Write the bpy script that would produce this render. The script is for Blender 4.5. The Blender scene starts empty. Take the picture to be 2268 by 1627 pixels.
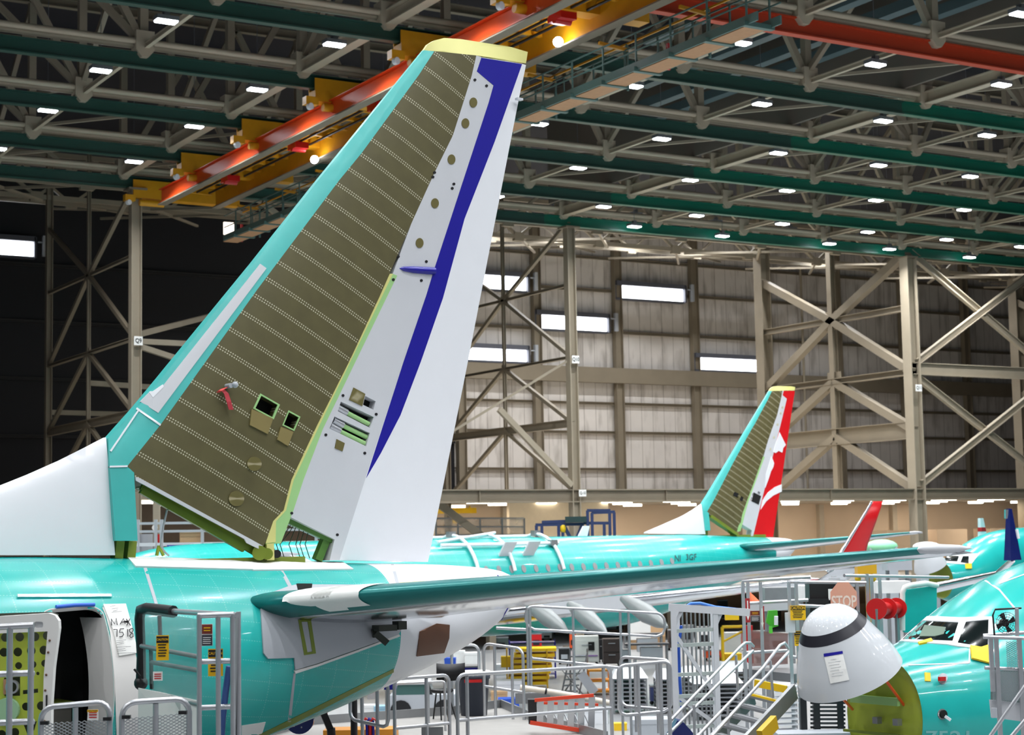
import bpy, bmesh, math, random
from math import sin, cos, pi, sqrt, radians
from mathutils import Vector as V, Matrix
random.seed(7)
S = bpy.context.scene
COL = S.collection

# ------------------------------------------------------------------ camera
W, H = 2268, 1627
F = 3912.05
AZ, PITCH, ROLL = 1.03185451, 0.0965689648, -0.0188279434
EYE = V((0, 0, 5.9))
fw = V((cos(AZ)*cos(PITCH), sin(AZ)*cos(PITCH), sin(PITCH)))
_r = V((sin(AZ), -cos(AZ), 0)); _u = _r.cross(fw)
rt = _r*cos(ROLL) + _u*sin(ROLL)
up = _u*cos(ROLL) - _r*sin(ROLL)
cd = bpy.data.cameras.new('camera'); cam = bpy.data.objects.new('camera', cd); COL.objects.link(cam)
cd.sensor_fit = 'HORIZONTAL'; cd.sensor_width = 36.0; cd.lens = F/W*36.0
cd.clip_start = 0.1; cd.clip_end = 600
m3 = Matrix((rt, up, -fw)).transposed()
cam.matrix_world = Matrix.Translation(EYE) @ m3.to_4x4()
S.camera = cam
cd.dof.use_dof = True; cd.dof.focus_distance = 21.5; cd.dof.aperture_fstop = 3.2

# ------------------------------------------------------------------ world, exposure
S.view_settings.view_transform = 'Standard'; S.view_settings.look = 'None'
S.view_settings.gamma = 1.0; S.view_settings.use_curve_mapping = False
S.view_settings.exposure = 0.0
wd = bpy.data.worlds.new('world'); S.world = wd; wd.use_nodes = True
bg = wd.node_tree.nodes['Background']; bg.inputs[0].default_value = (0.80, 0.87, 1.0, 1); bg.inputs[1].default_value = 0.10
LAMP_W = 500.0      # every high bay lamp of the hall

# ------------------------------------------------------------------ lines of sight (to set things out where they stand)
def ray(px, py):
    return fw + rt*((px-W/2)/F) - up*((py-H/2)/F)
def at(px, py, D=None, X=None, Y=None, Z=None):
    r = ray(px, py)
    if X is not None: t = X/r.x
    elif Y is not None: t = Y/r.y
    elif Z is not None: t = (Z-EYE.z)/r.z
    else: t = D
    return EYE + r*t

# ------------------------------------------------------------------ mesh builder
class MB:
    def __init__(s): s.v = []; s.f = []; s.uv = None; s.sm = []
    def add(s, vs, fs, smooth=False):
        n = len(s.v); s.v += [V(p) for p in vs]
        s.f += [tuple(i+n for i in f) for f in fs]; s.sm += [smooth]*len(fs); return s
    def box(s, c, d, rz=0, M=None):
        hx, hy, hz = d[0]/2, d[1]/2, d[2]/2
        vs = [V((x, y, z)) for x in (-hx, hx) for y in (-hy, hy) for z in (-hz, hz)]
        R = M if M is not None else Matrix.Rotation(rz, 3, 'Z')
        c = V(c)
        return s.add([c + R @ p for p in vs], [(0,1,3,2),(4,6,7,5),(0,4,5,1),(2,3,7,6),(0,2,6,4),(1,5,7,3)])
    def bx(s, x0, x1, y0, y1, z0, z1):
        return s.box(((x0+x1)/2, (y0+y1)/2, (z0+z1)/2), (abs(x1-x0), abs(y1-y0), abs(z1-z0)))
    def bar(s, a, b, w, h, upv=(0,0,1)):
        a, b = V(a), V(b); d = b-a; L = d.length
        if L < 1e-6: return s
        x = d/L; u = V(upv)
        if abs(x.dot(u)) > .98: u = V((0,1,0))
        y = u.cross(x).normalized(); z = x.cross(y)
        return s.box((a+b)/2, (L, w, h), M=Matrix((x, y, z)).transposed())
    def ibeam(s, a, b, w, h, t=.02, upv=(0,0,1)):
        a, b = V(a), V(b); x = (b-a).normalized(); u = V(upv)
        if abs(x.dot(u)) > .98: u = V((0,1,0))
        y = u.cross(x).normalized(); z = x.cross(y)
        s.bar(a+z*(h/2-t/2), b+z*(h/2-t/2), w, t, upv); s.bar(a-z*(h/2-t/2), b-z*(h/2-t/2), w, t, upv)
        return s.bar(a, b, t, h-2*t, upv)
    def tube(s, pts, r, n=8, cap=True, closed=False):
        pts = [V(p) for p in pts]
        rs = r if isinstance(r, (list, tuple)) else [r]*len(pts)
        N = len(pts); prev = None; rings = []
        for i, p in enumerate(pts):
            if closed: d = (pts[(i+1) % N]-pts[i-1])
            else: d = (pts[min(i+1, N-1)]-pts[max(i-1, 0)])
            d = d.normalized() if d.length > 1e-9 else V((0,0,1))
            if prev is None:
                prev = V((0,0,1)).cross(d)
                if prev.length < .05: prev = V((1,0,0)).cross(d)
            y = (prev - d*prev.dot(d)).normalized(); prev = y; z = d.cross(y)
            rings.append([p + (y*cos(2*pi*k/n)+z*sin(2*pi*k/n))*rs[i] for k in range(n)])
        fs = []; M = N if closed else N-1
        for i in range(M):
            j = (i+1) % N
            for k in range(n):
                fs.append((i*n+k, i*n+(k+1) % n, j*n+(k+1) % n, j*n+k))
        b = len(s.v); s.add([p for rg in rings for p in rg], fs, True)
        if cap and not closed:
            s.f += [tuple(b+k for k in range(n-1, -1, -1)), tuple(b+(N-1)*n+k for k in range(n))]; s.sm += [False]*2
        return s
    def cyl(s, a, b, r, r2=None, n=16):
        return s.tube([a, b], [r, r if r2 is None else r2], n)
    def ball(s, c, r, n=12, m=8, sc=(1,1,1)):
        c = V(c); vs = [c+V((0,0,r*sc[2]))]
        for i in range(1, m):
            t = pi*i/m
            for k in range(n): vs.append(c+V((r*sc[0]*sin(t)*cos(2*pi*k/n), r*sc[1]*sin(t)*sin(2*pi*k/n), r*sc[2]*cos(t))))
        vs.append(c-V((0,0,r*sc[2]))); fs = [(0, 1+k, 1+(k+1) % n) for k in range(n)]
        for i in range(m-2):
            for k in range(n): fs.append((1+i*n+k, 1+(i+1)*n+k, 1+(i+1)*n+(k+1) % n, 1+i*n+(k+1) % n))
        e = len(vs)-1; fs += [(e, 1+(m-2)*n+(k+1) % n, 1+(m-2)*n+k) for k in range(n)]
        return s.add(vs, fs, True)
    def lathe(s, o, ax, prof, n=32, ref=(0,0,1)):
        o, ax = V(o), V(ax).normalized(); y = V(ref) if abs(ax.dot(V(ref))) < .95 else V((1,0,0)); y = (y-ax*y.dot(ax)).normalized(); z = ax.cross(y)
        vs = [o+ax*h+(y*cos(2*pi*k/n)+z*sin(2*pi*k/n))*r for h, r in prof for k in range(n)]
        fs = [(i*n+k, i*n+(k+1) % n, (i+1)*n+(k+1) % n, (i+1)*n+k) for i in range(len(prof)-1) for k in range(n)]
        return s.add(vs, fs, True)
    def prism(s, poly, d):        # extrude a 3-D polygon along vector d
        n = len(poly); d = V(d); P = [V(p) for p in poly]
        return s.add(P+[p+d for p in P], [tuple(range(n))[::-1], tuple(range(n, 2*n))]+[(i, (i+1) % n, n+(i+1) % n, n+i) for i in range(n)])
    def mesh(s, name, off=None):
        me = bpy.data.meshes.new(name)
        o = off or V((0,0,0))
        me.from_pydata([p-o for p in s.v], [], s.f); me.update()
        if any(s.sm): me.polygons.foreach_set('use_smooth', s.sm)
        if s.uv:
            ul = me.uv_layers.new(name='UVMap')
            for lp in me.loops: ul.data[lp.index].uv = s.uv[lp.vertex_index]
        bm = bmesh.new(); bm.from_mesh(me); bmesh.ops.recalc_face_normals(bm, faces=bm.faces)
        for e in bm.edges:
            if len({f.smooth for f in e.link_faces}) > 1: e.smooth = False
        bm.to_mesh(me); bm.free()
        return me

def empty(name, label, cat, loc=(0,0,0), rz=0, group=None):
    o = bpy.data.objects.new(name, None); COL.objects.link(o)
    o.location = loc; o.rotation_euler = (0,0,rz); o['label'] = label; o['category'] = cat
    o.empty_display_size = .2
    if group: o['group'] = group
    return o
def part(name, mb, m, parent, label=None, world=True):
    # mb is in world coordinates unless world=False; parents of parents carry no offset of their own
    off = None
    if world and parent is not None:
        r = parent
        while r.parent: r = r.parent
        off = V(r.location)
    me = mb.mesh(name, off) if isinstance(mb, MB) else mb
    o = bpy.data.objects.new(name, me); COL.objects.link(o)
    if not me.materials: me.materials.append(m)
    elif m is not None and me.materials[0] != m:
        o.material_slots[0].link = 'OBJECT'; o.material_slots[0].material = m
    o.parent = parent
    if label: o['label'] = label
    return o
def single(name, mb, m, label, cat, group=None):     # a thing that is one mesh
    vs = mb.v; c = V((sum(p.x for p in vs)/len(vs), sum(p.y for p in vs)/len(vs), min(p.z for p in vs)))
    o = bpy.data.objects.new(name, mb.mesh(name, c)); COL.objects.link(o); o.location = c
    o.data.materials.append(m); o['label'] = label; o['category'] = cat
    if group: o['group'] = group
    return o
def struct(name, mb, m):
    o = bpy.data.objects.new(name, mb.mesh(name)); COL.objects.link(o); o.data.materials.append(m); o['kind'] = 'structure'
    return o

# ------------------------------------------------------------------ flat shapes with holes and lettering, from curves
def flat(splines, depth=0.0, res=6):
    cu = bpy.data.curves.new('flat', 'CURVE'); cu.dimensions = '2D'; cu.fill_mode = 'BOTH'; cu.extrude = depth/2
    for sp in splines:
        s = cu.splines.new('POLY'); s.points.add(len(sp)-1); s.use_cyclic_u = True
        for i, p in enumerate(sp): s.points[i].co = (p[0], p[1], 0, 1)
    return _tomesh(cu)
def _tomesh(cu):
    o = bpy.data.objects.new('tmp', cu); COL.objects.link(o)
    dg = bpy.context.evaluated_depsgraph_get(); dg.update()
    me = bpy.data.meshes.new_from_object(o.evaluated_get(dg))
    vs = [v.co.copy() for v in me.vertices]; fs = [tuple(p.vertices) for p in me.polygons]
    bpy.data.objects.remove(o); bpy.data.curves.remove(cu); bpy.data.meshes.remove(me)
    return vs, fs
_tc = {}
def text2d(body, size, sx=1.0, bold=0.0):
    k = (body, size, bold)
    if k not in _tc:
        cu = bpy.data.curves.new('t', 'FONT'); cu.body = body; cu.size = size; cu.align_x = 'CENTER'; cu.align_y = 'CENTER'; cu.resolution_u = 3; cu.offset = bold
        _tc[k] = _tomesh(cu)
    vs, fs = _tc[k]
    return [V((p.x*sx, p.y, 0)) for p in vs], fs
def circ(cx, cy, r, n=20, ry=None):
    return [(cx+r*cos(2*pi*k/n), cy+(ry or r)*sin(2*pi*k/n)) for k in range(n)]
def rrect(x0, y0, x1, y1, r, n=5):
    out = []
    for cx, cy, a in ((x1-r, y0+r, -pi/2), (x1-r, y1-r, 0), (x0+r, y1-r, pi/2), (x0+r, y0+r, pi)):
        out += [(cx+r*cos(a+pi/2*k/n), cy+r*sin(a+pi/2*k/n)) for k in range(n+1)]
    return out
def place(vs, fs, o, xd, yd, off=0.0, mb=None):     # put flat shapes on a plane in space
    xd, yd = V(xd), V(yd); n = xd.cross(yd).normalized(); mb = mb or MB()
    return mb.add([V(o)+xd*p.x+yd*p.y+n*(p.z+off) for p in vs], fs)

# ------------------------------------------------------------------ materials
def srgb(r, g, b):
    f = lambda c: ((c/255+.055)/1.055)**2.4 if c > 10 else c/255/12.92
    return (f(r), f(g), f(b), 1)
def mat(name, rgb, rough=.5, metal=0.0, var=.08, scale=3.0, bump=0.0, coat=0.0, emit=None, est=0, alpha=1.0, spec=None):
    m = bpy.data.materials.new(name); m.use_nodes = True; nt = m.node_tree; b = nt.nodes['Principled BSDF']
    c = srgb(*rgb)
    b.inputs['Roughness'].default_value = rough; b.inputs['Metallic'].default_value = metal
    b.inputs['Coat Weight'].default_value = coat
    if spec is not None: b.inputs['Specular IOR Level'].default_value = spec
    tc = nt.nodes.new('ShaderNodeTexCoord'); nz = nt.nodes.new('ShaderNodeTexNoise')
    nz.inputs['Scale'].default_value = scale; nz.inputs['Detail'].default_value = 3
    nt.links.new(tc.outputs['Object'], nz.inputs['Vector'])
    mx = nt.nodes.new('ShaderNodeMix'); mx.data_type = 'RGBA'
    mx.inputs['A'].default_value = (*[x*(1-var) for x in c[:3]], 1); mx.inputs['B'].default_value = (*[min(1, x*(1+var)) for x in c[:3]], 1)
    nt.links.new(nz.outputs['Fac'], mx.inputs['Factor']); nt.links.new(mx.outputs['Result'], b.inputs['Base Color'])
    if bump:
        bp = nt.nodes.new('ShaderNodeBump'); bp.inputs['Strength'].default_value = bump; bp.inputs['Distance'].default_value = .02
        nt.links.new(nz.outputs['Fac'], bp.inputs['Height']); nt.links.new(bp.outputs['Normal'], b.inputs['Normal'])
    if emit:
        b.inputs['Emission Color'].default_value = srgb(*emit); b.inputs['Emission Strength'].default_value = est
    if alpha < 1: b.inputs['Alpha'].default_value = alpha
    m['mix'] = mx.name
    return m
def nd(nt, t, op=None, **k):
    n = nt.nodes.new(t)
    if op: n.operation = op
    for a, v in k.items(): setattr(n, a, v)
    return n
def mth(nt, op, a, b=None):
    n = nd(nt, 'ShaderNodeMath', op)
    for i, x in enumerate((a, b)):
        if x is None: continue
        if isinstance(x, (int, float)): n.inputs[i].default_value = x
        else: nt.links.new(x, n.inputs[i])
    return n.outputs[0]
def overlay(m, fac, rgb):     # blend a second paint colour over the base where fac is 1
    nt = m.node_tree; b = nt.nodes['Principled BSDF']; src = b.inputs['Base Color'].links[0].from_socket
    mx = nd(nt, 'ShaderNodeMix', data_type='RGBA'); nt.links.new(src, mx.inputs['A']); mx.inputs['B'].default_value = srgb(*rgb)
    nt.links.new(fac, mx.inputs['Factor']); nt.links.new(mx.outputs['Result'], b.inputs['Base Color'])
def rivets(m, pu, pv, du, rgb, wid=.012, amt=1.0, both=True, dbl=0.0):
    # rows of fasteners: rows every pv along v (dots every du along u) and, if both, rows every pu along u
    nt = m.node_tree; uv = nd(nt, 'ShaderNodeUVMap'); sp = nd(nt, 'ShaderNodeSeparateXYZ'); nt.links.new(uv.outputs[0], sp.inputs[0])
    u, v = sp.outputs[0], sp.outputs[1]
    def row(a, per, b, off=0):
        d = mth(nt, 'PINGPONG', mth(nt, 'ADD', a, off), per/2)
        line = mth(nt, 'LESS_THAN', d, wid)
        dot = mth(nt, 'LESS_THAN', mth(nt, 'FRACT', mth(nt, 'DIVIDE', b, du)), .5)
        return mth(nt, 'MULTIPLY', line, dot)
    f = row(v, pv, u)
    if dbl: f = mth(nt, 'MAXIMUM', f, row(v, pv, u, dbl))
    if both: f = mth(nt, 'MAXIMUM', f, row(u, pu, v))
    overlay(m, mth(nt, 'MULTIPLY', f, amt), rgb)
    return m

STEEL = mat('beige_painted_steel', (158,147,128), .55, var=.1, scale=1.2)
TRUSS = mat('truss_paint', (188,176,154), .55, var=.1, scale=1.2)
STEELD = mat('shaded_beige_steel', (136,125,107), .6, var=.14, scale=.9)  # same beige paint, darkened in colour for the dim light on braced frames
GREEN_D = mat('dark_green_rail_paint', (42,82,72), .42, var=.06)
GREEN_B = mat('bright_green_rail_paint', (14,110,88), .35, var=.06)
ORANGE = mat('orange_crane_paint', (226,84,34), .38, var=.05)
REDOR = mat('red_orange_beam_paint', (190,62,28), .5, var=.06)
YELLOWC = mat('yellow_crane_paint', (222,158,24), .45, var=.08)
WALKG = mat('grey_green_walkway_paint', (88,120,114), .45, var=.06)
PLY = mat('plywood_board', (196,148,108), .7, var=.12, scale=6)
WHITE = mat('white_gloss_paint', (236,238,242), .28, var=.02)
WHITEM = mat('white_matt_paint', (232,230,226), .55, var=.03)
GREYP = mat('pale_grey_paint', (206,208,212), .35, var=.03)
GREYF = mat('grey_fairing_primer', (176,180,186), .42, var=.04)
ALU = mat('galvanised_tube', (196,198,202), .34, metal=.75, var=.08, scale=8)
ALUD = mat('dull_aluminium', (150,152,154), .42, metal=.6, var=.12, scale=5)
STL = mat('polished_aluminium', (225,228,232), .16, metal=1.0, var=.04)
BLACK = mat('black_plastic', (22,22,25), .45, var=.1)
DARK = mat('dark_cavity', (8,10,9), .9, var=.2)
RED = mat('red_gloss_paint', (196,22,24), .35, var=.05)
BLUE = mat('royal_blue_paint', (34,30,150), .3, var=.03)
NAVY = mat('navy_gloss_paint', (22,34,100), .25, var=.04)
YELLOW = mat('yellow_paint', (240,196,20), .5, var=.06)
YSIGN = mat('yellow_sign_face', (247,190,10), .5, var=.03)
PRIMER = mat('yellow_green_primer', (176,190,66), .45, var=.1, scale=4)
PRIMERD = mat('olive_green_primer', (120,136,46), .42, var=.15, scale=4)
MINT = mat('mint_green_sealant', (160,206,136), .5, var=.05)
CAPY = mat('pale_yellow_composite', (216,212,132), .5, var=.05)
BROWN = mat('brown_composite', (104,66,44), .55, var=.1, scale=5)
PAPER = mat('white_paper', (244,244,240), .7, var=.02)
INK = mat('black_ink', (20,20,26), .6, var=.05)
TEALP = (34,174,168)
TAPEL = mat('bright_blue_tape', (56,112,226), .5)
TEAL = mat('teal_protective_film', TEALP, .26, var=.10, scale=1.3, coat=.15)
rivets(TEAL, .5, .24, .035, (150,226,220), .006, .3)
TEALF = mat('teal_protective_film_plain', (74,188,182), .34, var=.14, scale=2.0)
TEALS = mat('dark_teal_stabilizer_film', (38,128,126), .3, var=.05, metal=.25)
OLIVE = mat('olive_composite_skin', (90,84,50), .5, var=.2, scale=5)
rivets(OLIVE, .5, .275, .033, (206,202,176), .0075, .9, both=False, dbl=.034)
# ================================================================== the setting
BAY, QY, ZB = 24.6, 80.6, 22.9
XQ = [27.4, 52.0, 77.0, 101.6]
m = mat('grey_shop_floor', (142,144,146), .35, var=.06, scale=.5)
struct('floor', MB().bx(-60, 160, -40, 125, -.3, 0), m)
m = mat('dark_roof_deck', (30,30,38), .8, var=.2, scale=.3)
struct('ceiling', MB().bx(-60, 160, -40, 125, 30.2, 30.6), m)

# insulated back wall, its right half pale, its left half dark
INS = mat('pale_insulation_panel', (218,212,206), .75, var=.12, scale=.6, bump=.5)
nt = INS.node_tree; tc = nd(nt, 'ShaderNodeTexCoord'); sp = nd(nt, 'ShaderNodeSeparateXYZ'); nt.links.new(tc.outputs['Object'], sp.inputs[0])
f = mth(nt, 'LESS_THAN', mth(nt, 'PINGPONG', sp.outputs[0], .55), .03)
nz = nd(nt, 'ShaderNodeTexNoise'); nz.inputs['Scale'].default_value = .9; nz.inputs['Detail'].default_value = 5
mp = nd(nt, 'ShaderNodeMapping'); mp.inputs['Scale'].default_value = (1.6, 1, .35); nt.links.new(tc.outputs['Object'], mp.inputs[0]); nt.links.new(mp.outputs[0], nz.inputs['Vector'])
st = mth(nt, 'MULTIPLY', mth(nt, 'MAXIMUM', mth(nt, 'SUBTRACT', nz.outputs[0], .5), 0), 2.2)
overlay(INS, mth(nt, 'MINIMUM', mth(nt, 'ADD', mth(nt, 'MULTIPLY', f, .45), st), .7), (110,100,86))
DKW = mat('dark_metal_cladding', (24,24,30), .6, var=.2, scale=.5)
WY = 116.0
def wallgirts(name, x0, x1, mm, gm, zs, px):
    w = struct(name, MB().bx(x0, x1, WY, WY+.4, 0, 30.2), mm)
    for z in zs: part('girt', MB().ibeam((x0, WY-.14, z), (x1, WY-.14, z), .26, .22, .03), gm, w)
    for x in px: part('pilaster', MB().ibeam((x, WY-.4, 0), (x, WY-.4, 30), .5, .7, .05, (1,0,0)), gm, w)
    return w
zs = [11.2, 14.1, 16.4, 18.6, 22.1, 25.4, 28.0]
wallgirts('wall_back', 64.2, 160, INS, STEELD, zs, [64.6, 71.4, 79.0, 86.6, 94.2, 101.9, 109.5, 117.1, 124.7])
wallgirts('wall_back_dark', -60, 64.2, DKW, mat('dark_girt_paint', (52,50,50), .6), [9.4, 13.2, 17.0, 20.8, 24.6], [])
struct('wall_right', MB().bx(150, 150.4, -40, WY, 0, 30.2), DKW)
for x in (83.0, 90.4):
    pass
tr = struct('trim_wall_band', MB().bx(64.2, 140, WY-.75, WY-.2, 18.0, 19.2), STEELD)
tr = struct('trim_down_pipe', MB().cyl((97.6, WY-.9, 0), (97.6, WY-.9, 29), .11), STEEL)

GLOW = mat('daylight_window_pane', (250,250,255), .4, emit=(245,248,255), est=7)
WFR = mat('dark_window_casing', (92,94,104), .5)
def window(n, a, b, c, d):      # pixel corners on the wall: left, right, top, bottom
    p, q_ = at(a, c, Y=WY-.5), at(b, d, Y=WY-.5)
    x0, x1, z1, z0 = p.x, q_.x, p.z, q_.z
    w = struct('window_%d' % n, MB().bx(x0, x1, WY-.42, WY-.36, z0, z1), GLOW)
    fr = MB().bx(x0-.1, x1+.1, WY-.75, WY-.05, z1, z1+.35).bx(x1, x1+.16, WY-.75, WY-.05, z0-.1, z1+.3).bx(x0-.16, x0, WY-.5, WY-.05, z0-.1, z1+.3).bx(x0-.1, x1+.1, WY-.5, WY-.05, z0-.16, z0)
    part('window_frame', fr, WFR, w)
    br = MB().bx(x1+.5, x1+.75, WY-1.0, WY-.7, z0, z1+.4).bx(x1+.2, x1+.6, WY-.9, WY-.8, z1-.1, z1)
    part('bracket', br, GREYF, w)
window(1, -40, 74, 528, 568); window(2, 1040, 1166, 606, 644); window(3, 1188, 1345, 696, 734)
window(4, 1365, 1514, 631, 668); window(5, 1000, 1167, 768, 801); window(6, 1540, 1680, 791, 823)

# shop space under the beam line: lit rear wall, its soffit and lamps
BEIGE = mat('warm_beige_wall', (222,200,176), .7, var=.08, scale=.4)
SOFF = mat('beige_soffit', (200,188,170), .7)
w = struct('wall_shop_rear', MB().bx(44, 150, 112, 112.3, 0, 8.3), BEIGE)
for x in (52, 60, 66, 74, 84, 88, 96, 104): part('post', MB().box((x, 111.8, 4.1), (.5, .4, 8.2)), SOFF, w)
w = struct('wall_shop_side', MB().bx(57.0, 64.5, 96, 96.3, 0, 8.2), mat('cream_partition', (232,216,190), .7))
struct('trim_soffit', MB().bx(20, 150, QY+1.0, 112, 8.3, 8.5), SOFF)
w = struct('wall_shop_dark', MB().bx(10, 46, 98, 98.3, 0, 8.3), mat('dim_brown_partition', (74,64,56), .8))
SHOPL = mat('shop_lamp_tube', (255,252,240), .4, emit=(255,246,228), est=9)
random.seed(3)
k = 0
for y in (86, 91, 96, 102, 108):
    for x in range(24, 118, 5):
        xx = x + (y % 3)*1.5
        o = single('strip_lamp', MB().bx(xx, xx+1.5, y-.12, y+.12, 8.12, 8.28), SHOPL, 'white fluorescent strip lamp in the rows under the shop soffit', 'lamp', 'fluorescent strips under the soffit')
        k += 1
        if k % 3 == 0:
            ld = bpy.data.lights.new('strip_light', 'AREA'); ld.energy = 150; ld.color = (1, .86, .68); ld.size = 1.4; ld.shape = 'DISK'
            lo = bpy.data.objects.new('strip_light', ld); COL.objects.link(lo); lo.location = (0.75, 0, -.25); lo.parent = o
            lo.location = V((xx+.75, y, 8.0)) - o.location

# ------------------------------------------------------------------ columns on the grid line with their braced bays
def signplate(parent, o, xd, yd, w, h, txt, size, name='number_sign'):
    p = part(name, place(*flat([[(-w/2,-h/2),(w/2,-h/2),(w/2,h/2),(-w/2,h/2)]], .03), o, xd, yd), PAPER, parent, 'white sign with black characters')
    part('lettering', place(*text2d(txt, size, .8, .012*size), o, xd, yd, .03), INK, p)
for i, X in enumerate(XQ):
    nm = ['bolted beige steel column nearest the dark wall, sign Q9', 'beige steel column in the middle of the pale wall, signs Q10', 'heavy beige steel column at the right with sign Q11', 'beige steel column furthest right along the beam line'][i]
    t = empty('steel_column', nm, 'column', (X, QY, 0))
    wd_ = .46 if i < 2 else .72
    part('shaft', MB().ibeam((X, QY, 0), (X, QY, ZB-.1), wd_, wd_*1.1, .05, (1,0,0)), STEEL, t)
    part('base_plate', MB().box((X, QY, .06), (1.2, 1.2, .12)), STEELD, t)
    part('cap_plate', MB().box((X, QY, ZB-.07), (.9, .9, .08)), STEELD, t)
    if i < 3:
        yz = [at(281, 755, Y=QY).z, at(1270, 797, Y=QY).z, at(2023, 860, Y=QY).z][i]
        signplate(t, (X+.05, QY-.55*wd_-.06, yz), (1,0,0), (0,0,1), [.42,.46,.5][i], .42, ['Q9', 'Q10', 'Q11'][i], .3)
    if i == 1: signplate(t, (X+.25, QY-.4, at(1280, 1092, Y=QY).z), (1,0,0), (0,0,1), .46, .36, 'Q-10', .22)
    # braced bay running back from the column
    g = empty('braced_frame', ['beige star braced frame behind column Q9 against the dark wall', 'beige star braced frame behind column Q10', 'heavy dark beige star braced frame left of column Q11', 'beige braced frame behind the furthest right column'][i], 'frame', (X, 88, 0))
    w2 = .2 if i < 2 else .48
    y1, y2, ym = QY, 94.9, 87.8
    part('rear_column', MB().ibeam((X, y2, 0), (X, y2, 28), w2*1.7, w2*1.7, .05, (1,0,0)), STEELD, g)
    part('mid_post', MB().ibeam((X, ym, 8), (X, ym, 27), w2*.9, w2*.9, .04, (1,0,0)), STEELD, g)
    z1, z2, z3, z4 = 12.1, 15.7, 19.7, 23.2
    br = [((y1, z3), (y2, z3)), ((y1, z2), (y2, z2)), ((y1, z1), (y2, z1))]
    for (a, b), (c, d) in br: part('strut', MB().ibeam((X, a, b), (X, c, d), w2*(.8 if b > 18 else 1.2), w2*(.8 if b > 13 else 2.2), .04), STEELD, g)
    dg = [((ym, z3), (y1, z4)), ((ym, z3), (y2, z4)), ((ym, z3), (y1, z2)), ((ym, z3), (y2, z2)), ((ym, z2), (y1, z1)), ((ym, z2), (y2, z1)), ((ym, z1), (y1, 8.4)), ((ym, z1), (y2, 8.4))]
    for (a, b), (c, d) in dg: part('brace', MB().bar((X, a, b), (X, c, d), w2, w2), STEELD, g)
    for z in (z3, z2): part('gusset', MB().box((X, ym, z), (.1, w2*2.6, w2*2.6)), STEELD, g)

g = empty('steel_girder', 'long beige steel girder running level across the columns above the shop space', 'girder', (64, QY, 7.8))
part('web', MB().bar((40, QY, 8.15), (125, QY, 8.15), .08, .68), STEELD, g)
for z in (7.82, 8.47): part('flange', MB().bar((40, QY, z), (125, QY, z), .42, .06), STEELD, g)
for x in (46, 58, 64.4, 70, 88, 90.2): part('stiffener', MB().box((x, QY, 8.15), (.05, .34, .62)), STEELD, g)
for x0, s in ((77.4, 1),):
    g = empty('cross_bracing', 'wide beige X bracing right of column Q11', 'bracing', (83.5, QY, 8.5))
    for za, zb_ in ((8.8, 15.5), (16.3, 23.2)):
        for a, b in ((za, zb_), (zb_, za)): part('brace', MB().ibeam((77.3, QY+(.1 if a > b else -.1), a), (89.0, QY+(.1 if a > b else -.1), b), .3, .42, .05), STEEL, g)
    part('tie', MB().ibeam((77, QY, 15.9), (102, QY, 15.9), .34, .75, .05), STEEL, g)
    g = empty('raking_braces', 'pair of beige raking braces under the girder right of column Q11', 'bracing', (86, QY, 0))
    for x0, x1 in ((89.4, 79.5), (90.4, 100)): part('brace', MB().ibeam((x0, QY, 7.9), (x1, QY, .3), .35, .5, .05), STEEL, g)
g = empty('raking_braces', 'pair of thin beige raking braces left of column Q10', 'bracing', (46, QY, 0))
part('brace', MB().bar((47.0, QY-.6, 12.7), (51.6, QY-.3, 8.7), .22, .3), STEEL, g)
part('brace', MB().bar((45.0, QY+3, 8), (51.0, QY+1, 3.2), .3, .4), STEELD, g)
part('brace', MB().bar((44.6, QY+1.6, 11.2), (52, QY+.1, 15.6), .12, .12), STEEL, g)
g = empty('tie_braces', 'long beige tie braces reaching right from column Q9', 'bracing', (34, QY, 14))
for a, b in (((27.6, 81, 15.9), (38.5, 90, 19.3)), ((27.6, 81, 15.6), (42, 84, 15.9)), ((27.6, 81, 15.4), (40, 84, 12.6)), ((34, 80.8, 22.8), (39.5, 81.5, 19.4)), ((27.4, 95, 13.2), (45, 95, 13.1)), ((27.4, 88, 14.2), (44, 88, 13.6))):
    part('brace', MB().bar(a, b, .2, .26), STEEL, g)

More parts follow.
